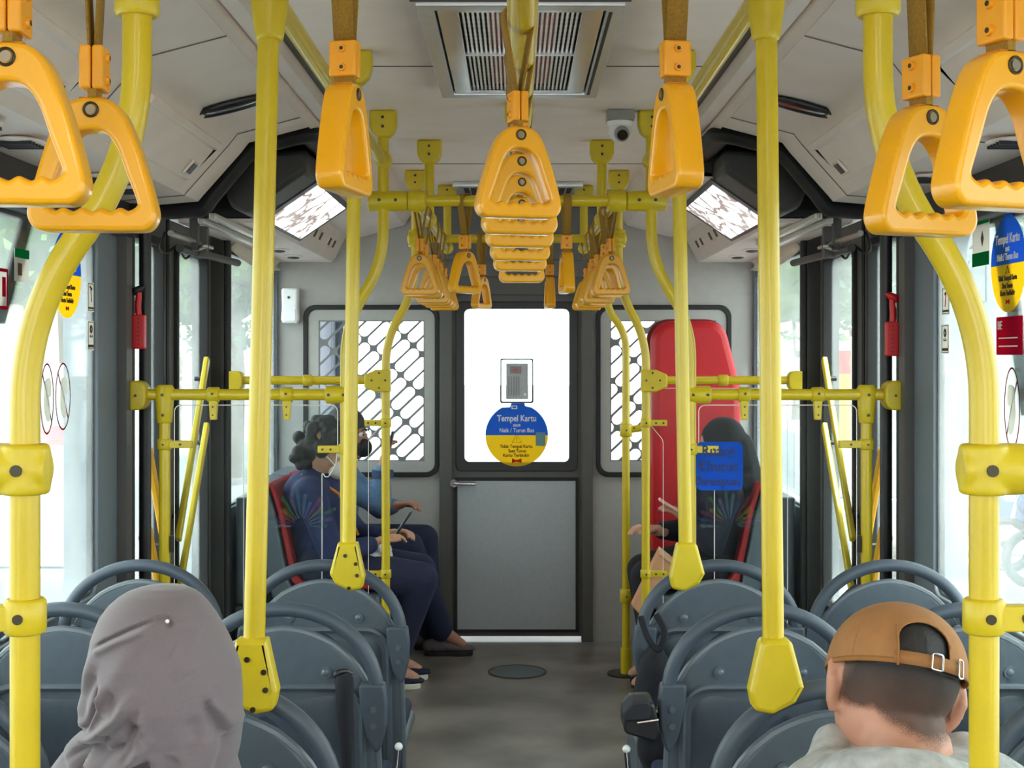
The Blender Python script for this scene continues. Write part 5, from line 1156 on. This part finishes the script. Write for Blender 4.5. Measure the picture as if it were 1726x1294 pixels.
# transparency only where the stubble thins out, so the skin below shows
rt = nt.nodes.new('ShaderNodeValToRGB'); rt.color_ramp.elements[0].position = .86; rt.color_ramp.elements[1].position = 1.0; rt.color_ramp.elements[0].color = (1, 1, 1, 1); rt.color_ramp.elements[1].color = (0, 0, 0, 1)
sb = nt.nodes.new('ShaderNodeMath'); sb.operation = 'MULTIPLY'; sb.inputs[1].default_value = .72; nt.links.new(a2.outputs[0], sb.inputs[0]); nt.links.new(sb.outputs[0], rt.inputs[0]); nt.links.new(sb.outputs[0], rr.inputs[0]); nt.links.new(rt.outputs[0], b.inputs['Alpha'])
Ri = Rm.inverted(); off_ = V(t.location); mb_ = bd.data; loc_ = {}
for v_ in mb_.vertices:
    lp_ = Ri@(v_.co+off_-hc); loc_[v_.index] = lp_
keep = [p for p in mb_.polygons if all(-.125 < loc_[i].z < .03 and loc_[i].y < .045 and (v_ := loc_[i]).x**2+v_.y**2 < .125**2 and abs(v_.x) < .0845 for i in p.vertices)]
idx = {}; vv = []; uvv = []
for p in keep:
    for i in p.vertices:
        if i not in idx:
            idx[i] = len(vv); l_ = loc_[i]; vv.append(tuple(mb_.vertices[i].co+off_+mb_.vertices[i].normal*.0016))
            a_ = math.atan2(l_.x, -l_.y)             # 0 at the nape
            low = -.082+.030*min(1, abs(a_-.25)/1.0)**1.5+(.03*max(0, abs(a_)-1.15)); uvv.append((0, max(0, min(1.3, max((.03-l_.z)/(.03-low), .7+(abs(l_.x)-.074)/.008*.5)))))
g = G(); g.v = vv; g.f = [tuple(idx[i] for i in p.vertices) for p in keep]
ho = obj('short_hair', g, hm, t, sharp=180)
uv = ho.data.uv_layers.new(name='UVMap')
for lp in ho.data.loops: uv.data[lp.index].uv = (0, uvv[lp.vertex_index][1]*1.0)
# cap
CAPM = mat('cap_tan', (160, 110, 64), .85, noise=.07, scale=50, bump=.06)
def capf(th, z, o=0):
    k = z/.098; r = (1-abs(k)**2.3)**.5 if k < 1 else 0
    return Lh((.0905+o)*r*math.cos(th), (.108+o)*r*math.sin(th), z+.004)
nA, nB = 96, 22; g = G()
vs = [capf(2*math.pi*i/nA, .097*math.sin(math.pi/2*j/nB)) for j in range(nB+1) for i in range(nA)]
g.add(vs, [(j*nA+i, j*nA+(i+1) % nA, (j+1)*nA+(i+1) % nA, (j+1)*nA+i) for j in range(nB) for i in range(nA)]+[tuple(nB*nA+i for i in range(nA))])
cp = obj('cap_crown', g, CAPM, t, sharp=60, solid=.003)
# cut the arched opening at the back
ar = [(-.034, -.02)]+[(-.034+.0, .012)]+[(.034*math.cos(math.pi-math.pi*k/12), .030+.026*math.sin(math.pi*k/12)) for k in range(13)]+[(.034, -.02)]
cut = G().prism(ar, lambda u, v, w_: Lh(u, w_, v+.008), -.16, -.04)
mc = bpy.data.meshes.new('cut'); mc.from_pydata([tuple(x) for x in cut.v], [], cut.f); oc_ = bpy.data.objects.new('cut', mc); C.objects.link(oc_)
bm = bmesh.new(); bm.from_mesh(mc); bmesh.ops.recalc_face_normals(bm, faces=bm.faces); bm.to_mesh(mc); bm.free()
md = cp.modifiers.new('cut', 'BOOLEAN'); md.object = oc_; md.operation = 'DIFFERENCE'; md.solver = 'EXACT'
oc_.matrix_world = cp.matrix_world
bpy.context.view_layer.update()
dg = bpy.context.evaluated_depsgraph_get(); nm = bpy.data.meshes.new_from_object(cp.evaluated_get(dg)); cp.modifiers.clear(); cp.data = nm
bpy.data.objects.remove(oc_)
obj('hair_in_opening', G().grid(lambda u, v: tuple(capf(math.radians(-132+84*u), -.004+.082*v, -.0045)), 30, 16), HAIR, t, sharp=180)
def capband(u0, u1, z0, z1, o, nm_, m, par, th_=.002):
    g = G(); n = 24; vs = []
    for i in range(n+1):
        th = math.radians(u0+(u1-u0)*i/n)
        for z in (z0, z1): vs.append(capf(th, z, o))
    return obj(nm_, g.add(vs, [(2*i, 2*i+1, 2*i+3, 2*i+2) for i in range(n)]), m, par, solid=th_, sharp=180)
capband(-115, -58, -.001, .016, .0025, 'adjuster_strap', mat('strap_tan', (152, 102, 56), .8), t, .003)
capband(-290, 60, -.001, .006, .002, 'rim_seam', mat('seam_tan', (150, 98, 48), .8), cp, .0015)
def ring_at(th, z, w_, h_, par, nm_):
    th = math.radians(th); c = capf(th, z, .006); tx = (capf(th+.05, z, .006)-c).normalized(); tz = (capf(th, z+.004, .006)-c).normalized()
    pts = [c+tx*u+tz*v for u, v in rect(-w_, w_, -h_, h_, .003, 3)]; obj(nm_, G().tube(pts, .0013, 8, closed=True), CHR, par)
ring_at(-82, .008, .008, .0105, t, 'buckle'); ring_at(-58, .008, .005, .012, t, 'strap_ring')
obj('crown_button', G().ell(capf(0, .0975), (.006, .006, .003)), CAPM, cp)
for k in range(6):
    th = math.radians(-90+60*k+ (0)); 
    obj('panel_seam', G().tube([capf(th, .097*math.sin(math.pi/2*j/14), .001) for j in range(6 if k == 0 else 0, 15)], .0010, 6), MATS['seam_tan'], cp)
bp = [(-.07, .09), (-.075, .12), (-.05, .165), (0, .18), (.05, .165), (.075, .12), (.07, .09)]
obj('visor', G().grid(lambda u, v: tuple(Lh((-.055+.13*u), .092+v*(.07*math.sin(math.pi*(.12+.76*u))), .010-.006*v-.01*abs(u-.5))), 20, 6), CAPM, t, solid=.004, sharp=180)
for a in (1,):
    obj('panel_hem', G().tube([Lh(-.036, -.100*math.sqrt(max(.1, 1-(z/.1)**2))-.006, z) for z in (.0, .02, .04, .055)], .0016, 6), MATS['seam_tan'], cp)
HOOD = mat('hoodie_marl', (172, 172, 170), .95, noise=.22, scale=45, bump=.25, det=8)
g = G(); limb(g, [J['pelvis'], J['waist'], J['chest']+V((0, .02, -.03))], [.15, .14, .13]); limb(g, [J['sl'], V((hx-.09, 1.79, .83)), V((hx+.09, 1.79, .83)), J['sr']], [.075, .095, .095, .075])
for a in 'lr': limb(g, [J['s'+a], J['e'+a], J['e'+a].lerp(J['w'+a], .85)], [.078, .064, .046])
hp = [P(1380, 1345, 1.78), P(1400, 1318, 1.74), P(1440, 1308, 1.70), P(1500, 1312, 1.68), P(1560, 1318, 1.68), P(1610, 1326, 1.70), P(1660, 1335, 1.76)]
limb(g, hp, [.030, .030, .036, .04, .04, .034, .03])
limb(g, [hp[1]+V((0, .03, -.06)), hp[3]+V((0, .02, -.09)), hp[5]+V((0, .03, -.06))], [.06, .085, .06])
limb(g, [hp[0], V((hx-.085, 1.86, .91)), V((hx-.03, 1.90, .87)), V((hx+.04, 1.90, .87)), V((hx+.095, 1.86, .90)), hp[6]], [.03]*6)
obj('hoodie', remesh(g, .007, 7), HOOD, t, sharp=180)
trousers(t, J, DKCL)
for a in 'lr': shoe(t, V((J['a'+a].x, J['a'+a].y-.06, 0)), V((J['a'+a].x, J['a'+a].y+.18, 0)), DKCL, WHT)
# ------------------------------------------------------------------ stickers on the side windows
XW = W+.008
def wy(px): return XW*F/abs(px-CX)
def wz(px, py): return H-(py-CY)*wy(px)/F
def wpl(sx, y, z, off=0): return V((sx*(XW-off), y, z))
def wplate(sx, outer, holes, m, name, parent=None, off=0):
    return obj(name, seg(G().plate(outer, holes, YZ, XW-off-.001, XW-off, 0), sx), m, parent, smooth=False)
STW, STR, STG = decalmat('label_white', (232, 228, 222), .5), decalmat('label_red', (190, 24, 56), .4), decalmat('label_green', (20, 140, 70), .4)
STN = decalmat('film_navy', (22, 26, 48), .3)
for sx, sd, px, py, r in ((-1, 'left', 112, 462, .118), (1, 'right', 1700, 445, .118)):
    y, z = wy(px), wz(px, py)
    t = thing('window_sticker', 'round blue and yellow notice sticker on the %s side window' % sd, 'sticker', wpl(sx, y, z))
    tp = [(y+r*math.cos(a), z+r*math.sin(a)) for a in [math.pi*k/24 for k in range(25)]]; tp = tp[:9]+[(y+.03, z+r*1.0), (y+.025, z+r*1.3), (y-.025, z+r*1.3), (y-.03, z+r)]+tp[16:]
    wplate(sx, tp, [], BLU, 'blue_half', t, .001); wplate(sx, [(y+r*math.cos(a), z-r*math.sin(a)) for a in [math.pi*k/24 for k in range(25)]][::-1], [], YLW, 'yellow_half', t, .001)
    mp_2 = sd
    for s_, sz, dz, mm, nm in (('Tempel Kartu', .034, .062, WT, 'heading'), ('saat', .02, .038, WT, 'heading'), ('Naik / Turun Bus', .024, .018, WT, 'heading'), ('Tidak Tempel Kartu', .018, -.034, BT, 'notice_line'), ('Saat Turun', .018, -.053, BT, 'notice_line'), ('Kartu Terblokir', .018, -.071, BT, 'notice_line')):
        text(s_, sz, wpl(sx, y, z+dz, .003), mp_2, mm, nm, t, wide=.86, bold=.0005)
    wplate(sx, [(y-.012, z-.098), (y-.012, z-.086), (y, z-.090), (y+.012, z-.086), (y+.012, z-.098), (y, z-.094)], [], decalmat('print_red', (200, 44, 24), .2), 'red_emblem', t, .002)
    tr_ = [wpl(sx, y, z-.004, .003), wpl(sx, y+.012, z-.022, .003), wpl(sx, y-.012, z-.022, .003)]; obj('warning_triangle', G().tube(tr_, .001, 6, closed=True), BT, t)
# small labels next to the pillar
for sx, sd, lst in ((-1, 'left', ((147, 158, 475, 525, 0), (147, 158, 540, 590, 1))), (1, 'right', ((1601, 1589, 483, 530, 0), (1600, 1588, 546, 596, 1)))):
    for a_, b_, p0, p1, kd in lst:
        y0, y1 = sorted((wy(a_), min(3.912, wy(b_)))); z1, z0 = wz(a_, p0), wz(a_, p1); ym = (y0+y1)/2; zm = (z0+z1)/2
        t = wplate(sx, rect(y0, y1, z0, z1, .003), [], STW, 'instruction_label')
        tag(t, 'small white pictogram label by the %s pillar, %s' % (sd, ('upper, with a hammer drawing' if kd == 0 else 'lower, with a round knob drawing')), 'label')
        wplate(sx, rect(y0+.003, y1-.003, z0+.003, z1-.003), [rect(y0+.005, y1-.005, z0+.005, z1-.005)], BT, 'printed_frame', t, .0015)
        if kd == 0:
            obj('pictogram', seg(G().bar((XW-.002, ym-.004, z1-.015), (XW-.002, ym+.004, z1-.055), .004, .001, (1, 0, 0)).bar((XW-.002, ym-.012, z1-.012), (XW-.002, ym+.008, z1-.02), .006, .001, (1, 0, 0)), sx), STR if sx > 0 else BT, t)
            obj('caption', seg(G().box(XW-.0022, XW-.0015, y0+.008, y1-.008, z0+.008, z0+.014), sx), BT, t)
        else:
            wplate(sx, circ(ym, z1-.024, .012), [circ(ym, z1-.024, .004)], BT, 'pictogram', t, .0015)
            obj('double_arrow', seg(G().bar((XW-.002, ym-.012, zm-.004), (XW-.002, ym+.012, zm-.004), .003, .001, (1, 0, 0)).bar((XW-.002, ym-.012, zm-.004), (XW-.002, ym-.006, zm+.002), .003, .001, (1, 0, 0)).bar((XW-.002, ym+.012, zm-.004), (XW-.002, ym+.006, zm+.002), .003, .001, (1, 0, 0)), sx), BT, t)
            obj('caption', seg(G().box(XW-.0022, XW-.0015, y0+.008, y1-.008, z0+.008, z0+.016), sx), BT, t)
# oval prohibition decals with pale figures
OV = [(-1, 'left', 79, 672, .050, .092, 'nearer the camera'), (-1, 'left', 106, 668, .060, .090, 'nearer the pillar'), (1, 'right', 1706, 688, .052, .100, 'beside the pole'), (1, 'right', 1656, 680, .060, .092, 'half hidden by the pole')]
RIM = decalmat('rim_maroon', (130, 52, 50), .3); FIG = decalmat('figure_white', (220, 218, 210), .6)
for sx, sd, px, py, ry, rz, wh in OV:
    y, z = wy(px), wz(px, py)
    t = wplate(sx, circ(y, z, ry, 40, rz), [circ(y, z, ry-.0035, 40, rz-.0045)], RIM, 'prohibition_decal')
    tag(t, 'oval prohibition decal on the %s side window, %s' % (sd, wh), 'decal')
    obj('slash', seg(G().bar((XW-.001, y-ry*.68, z+rz*.68), (XW-.001, y+ry*.68, z-rz*.68), .004, .001, (1, 0, 0)), sx), RIM, t)
    wplate(sx, catm2([(y-.02, z+rz*.55), (y+.02, z+rz*.6), (y+.028, z+.01), (y+.01, z-.0), (y+.02, z-rz*.6), (y-.005, z-rz*.7), (y-.028, z-.02), (y-.024, z+.02)]) if False else [(p.x, p.y) for p in catmull([(y-.02, z+rz*.5, 0), (y+.02, z+rz*.55, 0), (y+.026, z+.01, 0), (y+.01, z-.0, 0), (y+.02, z-rz*.55, 0), (y-.005, z-rz*.6, 0), (y-.026, z-.02, 0), (y-.022, z+.02, 0)], 5, True)], [], FIG, 'pale_figure', t, .0012)
def wbox(sx, name, label, cat, px0, py0, px1, py1, m, extra=None):
    y0, y1 = sorted((wy(px0), wy(px1))); pm = (px0+px1)/2
    o = wplate(sx, rect(y0, y1, wz(pm, py1), wz(pm, py0), .002), [], m, name); tag(o, label, cat)
    return o, y0, y1, wz(pm, py1), wz(pm, py0)
o, y0, y1, z0, z1 = wbox(-1, 'window_poster', 'small white sticker with green header on the left window by the pole bend', 'sticker', 24, 420, 48, 475, STW)
wplate(-1, rect(y0, y1, z1-.022, z1), [], STG, 'green_header', o, .0012); wplate(-1, rect(y0+.02, y1-.05, z0+.015, z1-.035), [], BT, 'drawing', o, .0012)
o, y0, y1, z0, z1 = wbox(-1, 'window_poster', 'white sign with red border at the left edge of the view', 'sign', -30, 450, 12, 520, STW)
wplate(-1, rect(y0, y1, z0, z1), [rect(y0+.006, y1-.006, z0+.008, z1-.008)], STR, 'red_border', o, .0012); wplate(-1, rect(y1-.035, y1-.014, z0+.03, z1-.02), [], STR, 'red_letter', o, .0012)
o, y0, y1, z0, z1 = wbox(1, 'window_poster', 'white and green sticker with arrow drawing beside the right pole bend', 'sticker', 1640, 365, 1668, 448, STW)
wplate(1, rect(y0, y1, z1-.02, z1), [], STG, 'green_header', o, .0012); wplate(1, rect(y0, y1, z0, z0+.035), [], STG, 'green_footer', o, .0012); wplate(1, [(y0+.05, z0+.05), (y0+.06, z0+.07), (y0+.05, z0+.09), (y0+.04, z0+.07)], [], BT, 'drawing', o, .0012)
o, y0, y1, z0, z1 = wbox(1, 'window_poster', 'dark red sticker with faint white lettering under the round notice, right window', 'sticker', 1680, 533, 1724, 598, STR)
text('BE', .03, wpl(1, y1-.03, z1-.022, .003), 'right', WT, 'lettering', o); 
for k in range(2): wplate(1, rect(y0+.03, y1-.02, z0+.02+k*.02, z0+.023+k*.02), [], WT, 'small_print', o, .0012)
o, y0, y1, z0, z1 = wbox(1, 'window_poster', 'green and white sticker mostly hidden behind the right bent pole', 'sticker', 1612, 480, 1628, 500, STG)
for sx, pts in ((-1, ((45, 352), (66, 352), (14, 545), (-8, 545))), (1, ((1668, 352), (1690, 352), (1740, 700), (1716, 700)))):
    g = seg(G().prism([(wy(a), wz(a, b)) for a, b in pts], YZ, W+.016, W+.02), sx)
    tag(obj('window_film', g, STN if sx < 0 else glassmat('film_smoke', (120, 122, 128), .02)), 'dark diagonal film strip on the %s side window near the frame edge' % ('left' if sx < 0 else 'right'), 'film')
# ------------------------------------------------------------------ the street outside
GZ = -1.1
road = mat('asphalt', (104, 106, 108), .9, noise=.2, scale=3)
struct('ground', G().box(-60, 60, -20, 120, GZ-.1, GZ), road)
struct('trim_pavement_left', G().box(-30, -7.5, -20, 90, GZ, GZ+.15), mat('paving', (150, 146, 138), .9, noise=.1, scale=2))
struct('trim_pavement_right', G().box(5.2, 30, -20, 90, GZ, GZ+.15), MATS['paving'])
LEAF = [mat('leaf_a', (82, 112, 66), .8, noise=.35, scale=5), mat('leaf_b', (104, 130, 80), .8, noise=.35, scale=5), mat('leaf_c', (66, 94, 66), .8, noise=.35, scale=5)]
BARK = mat('bark', (92, 80, 66), .9, noise=.2, scale=8)
def tree(x, y, h, r, k, label):
    rn = random.Random(int(x*31+y*7)); t = thing('street_tree', label, 'tree', (x, y, GZ+.15), group='street trees')
    obj('trunk', G().tube([(x, y, GZ+.15), (x+.1, y, GZ+h*.3), (x-.05, y+.1, GZ+h*.6), (x, y, GZ+h*.8)], [.2, .16, .12, .06], 10), BARK, t)
    g = G()
    for i in range(26): 
        a, b = rn.uniform(0, 6.28), rn.uniform(-1, 1); q_ = V((math.cos(a)*math.sqrt(1-b*b), math.sin(a)*math.sqrt(1-b*b), b*.8))*r*rn.uniform(.3, .75); g.ell(V((x, y, GZ+h*.72))+q_, r*rn.uniform(.28, .42), 8, 6)
    vs = []; fs = []
    for i in range(2600):
        v = V(g.v[rn.randrange(len(g.v))])+V((rn.gauss(0, .12), rn.gauss(0, .12), rn.gauss(0, .12)))*r*.5; s_ = rn.uniform(.06, .13)*r*.5
        d1 = V((rn.gauss(0, 1), rn.gauss(0, 1), rn.gauss(0, 1))).normalized(); d2 = d1.cross(V((rn.gauss(0, 1), rn.gauss(0, 1), rn.gauss(0, 1)))).normalized(); n0 = len(vs)
        vs += [v-d1*s_, v-d2*s_*.5, v+d1*s_, v+d2*s_*.5]; fs.append((n0, n0+1, n0+2, n0+3))
    g2 = G().add(vs, fs); g3 = G()
    for i in range(8): 
        a = rn.uniform(0, 6.28); g3.ell(V((x+math.cos(a)*r*.35, y+math.sin(a)*r*.35, GZ+h*.72+rn.uniform(-.3, .3)*r)), r*.42, 12, 8)
    cr = obj('foliage', g2, LEAF[k], t, smooth=False); obj('inner_crown', g3, LEAF[(k+2) % 3], t)
for x, y, h, r, k, l in ((-6.6, 20, 6.5, 2.2, 0, 'leafy tree past the left window, nearest the bus'), (-11, 22, 7.5, 2.4, 1, 'leafy tree left, second from the bus, behind the pink van'), (-5.6, 27, 7, 2.8, 2, 'dark leafy tree seen through the left folding door'), (-8.3, 33, 8, 3.6, 0, 'tall leafy tree far along the left pavement'),
                         (5.2, 23, 6.5, 2.3, 2, 'dark leafy tree seen through the right folding door'), (8.6, 18, 7, 2.5, 1, 'leafy tree past the right side window'), (6.4, 31, 7.5, 3.0, 0, 'leafy tree beyond the right far window'), (9.2, 40, 8, 3.0, 2, 'tall leafy tree far along the right pavement')):
    tree(x, y, h, r, k, l)
def building(x0, x1, y0, y1, h, m, label, rows_, cols_):
    t = thing('street_building', label, 'building', ((x0+x1)/2, (y0+y1)/2, GZ)); obj('wall', G().box(x0, x1, y0, y1, GZ, GZ+h), m, t)
    fx = x1 if x1 < 0 else x0; s_ = 1 if x1 < 0 else -1
    for i in range(cols_):
        for j in range(rows_):
            yy = y0+(y1-y0)*(i+.5)/cols_; zz = GZ+1.2+j*2.8
            w_ = obj('window', G().box(*sorted((fx, fx+s_*.05)), yy-.8, yy+.8, zz, zz+1.3), mat('far_glass', (110, 124, 130), .2), t)
    obj('roof_edge', G().box(x0-.1, x1+.1, y0-.1, y1+.1, GZ+h, GZ+h+.3), mat('roof_pale', (170, 168, 164), .8), t)
building(-24, -14, 24, 52, 9, mat('facade_cream', (176, 172, 160), .9), 'pale cream building behind the trees on the left', 2, 5)
building(12.5, 24, 16, 46, 8, mat('facade_grey', (168, 172, 174), .9), 'pale grey building behind the trees on the right', 2, 5)
def vehicle(x, y, L_, w_, h, m, label, cat, band=None, rz=0):
    t = thing(cat, label, cat, (x, y, GZ)); b = GZ+.35
    if cat == 'van': pr = [(-L_/2, b), (L_/2, b), (L_/2, b+.6), (L_/2-.5, b+h*.55), (L_/2-.9, b+h), (-L_/2, b+h)]
    else: pr = [(-L_/2, b), (L_/2, b), (L_/2, b+.45), (L_/2-.9, b+.58), (L_/2-1.6, b+h), (-L_/2+.8, b+h), (-L_/2, b+.55)]
    bd = obj('body', G().prism(rpoly([(y+u, v) for u, v in pr], .08, 3), lambda u, v, q_: (q_, u, v), x-w_/2, x+w_/2), m, t, bevel=.06)
    zt, zb = (b+h-.25, b+h*.5) if cat == 'van' else (b+h-.08, b+.6)
    for s_ in (-1, 1): obj('side_windows', G().box(*sorted((x+s_*w_/2, x+s_*(w_/2+.01))), y-L_/2+(.4 if cat == 'van' else 1.0), y+L_/2-(1.2 if cat == 'van' else 1.7), zb, zt), MATS['far_glass'], t)
    obj('rear_window', G().box(x-w_*.4, x+w_*.4, y-L_/2-.01+(.0 if cat == 'van' else .0), y-L_/2+.02, zb, zt-.05) if cat == 'van' else G().add([(x-w_*.4, y-L_/2+.02, b+.6), (x+w_*.4, y-L_/2+.02, b+.6), (x+w_*.38, y-L_/2+.72, b+h-.05), (x-w_*.38, y-L_/2+.72, b+h-.05)], [(0, 1, 2, 3)]), MATS['far_glass'], t)
    if band: 
        for s_ in (-1, 1): obj('colour_band', G().box(*sorted((x+s_*w_/2, x+s_*(w_/2+.012))), y-L_/2+.1, y+L_/2-.6, b+.9, b+1.45), band, t)
        obj('rear_band', G().box(x-w_*.48, x+w_*.48, y-L_/2-.012, y-L_/2, b+.55, b+.95), band, t)
    for s_ in (-1, 1):
        for yy in (y-L_*.3, y+L_*.32):
            wh = obj('wheel', G().cyl((x+s_*(w_/2-.2), yy, GZ+.33), (x+s_*(w_/2+.02), yy, GZ+.33), .33, n=24), BLK, t, bevel=.03); obj('hub', G().cyl((x+s_*(w_/2+.02), yy, GZ+.33), (x+s_*(w_/2+.03), yy, GZ+.33), .18, n=16), STRIP, wh)
        obj('tail_light', G().box(*sorted((x+s_*w_*.38, x+s_*w_*.48)), y-L_/2-.02, y-L_/2, b+.45, b+.62), RED, t)
vehicle(-5.85, 14.6, 5.2, 1.9, 2.1, mat('van_white', (150, 152, 154), .4), 'white van with a pink band seen through the left side window', 'van', mat('pink_band', (176, 84, 96), .6))
vehicle(-3.9, 12.4, 4.2, 1.7, 1.35, mat('car_silver', (140, 146, 152), .3, .3), 'silver car beside the bus seen through the left folding door', 'car')
vehicle(4.2, 17.5, 4.2, 1.7, 1.35, mat('car_pale', (150, 150, 150), .3, .2), 'pale car standing beyond the right far window', 'car')
mt_ = None
def motorcycle(x, y, label):
    t = thing('motorcycle', label, 'motorcycle', (0, 0, 0), group='motorcycles parked on the right kerb')
    for yy in (-.6, .6): obj('wheel', G().tube([(0, yy+.27*math.cos(a), .29+.27*math.sin(a)) for a in [k*math.pi/10 for k in range(20)]], .05, 8, closed=True).cyl((-.04, yy, .29), (.04, yy, .29), .05), BLK, t)
    obj('frame_body', G().prism(rpoly([(-.5, .4), (-.1, .35), (.25, .4), (.5, .75), (.42, .95), (.2, .7), (-.2, .68), (-.75, .78), (-.8, .65)], .04, 3), YZ, -.11, .11), mat('bike_paint', (60, 78, 120), .4), t, bevel=.03)
    obj('saddle', G().box(-.13, .13, -.65, .05, .72, .82), BLK2, t, bevel=.04)
    obj('handlebar', G().tube([(-.34, .36, 1.02), (-.1, .42, .98), (.1, .42, .98), (.34, .36, 1.02)], .018, 8).cyl((0, .6, .3), (0, .42, .98), .03), STRIP, t)
    obj('headlamp', G().ell((0, .54, .88), (.08, .06, .08)), WHT, t); t.location = (x, y, GZ+.15); t.rotation_euler = (0, 0, 1.3); return t
mb = motorcycle(5.9, 12.0, 'dark blue motorcycle parked on the right kerb, nearest the bus window')
for k, (x, y) in enumerate(((6.0, 13.0), (5.95, 14.0), (6.05, 15.1), (6.0, 16.2))): dup(mb, (x, y, GZ+.15), 1.3+.05*k, 'dark blue motorcycle in the row on the right kerb, %s from the bus window' % ('second', 'third', 'fourth', 'fifth')[k], 'motorcycles parked on the right kerb')
x, y = (1437-CX)/F*14.4, 14.4
t = thing('street_banner', 'yellow and red upright banner seen through the right folding door', 'banner', (x, y, GZ)); obj('banner_pole', G().cyl((x, y, GZ), (x, y, 1.6), .03), STRIP, t); obj('banner_cloth', G().box(x-.16, x+.16, y-.02, y+.0, .5, 1.25), mat('banner_yellow', (190, 150, 30), .8), t); obj('banner_top', G().box(x-.16, x+.16, y-.021, y+.001, 1.25, 1.5), mat('banner_red', (160, 40, 40), .8), t)
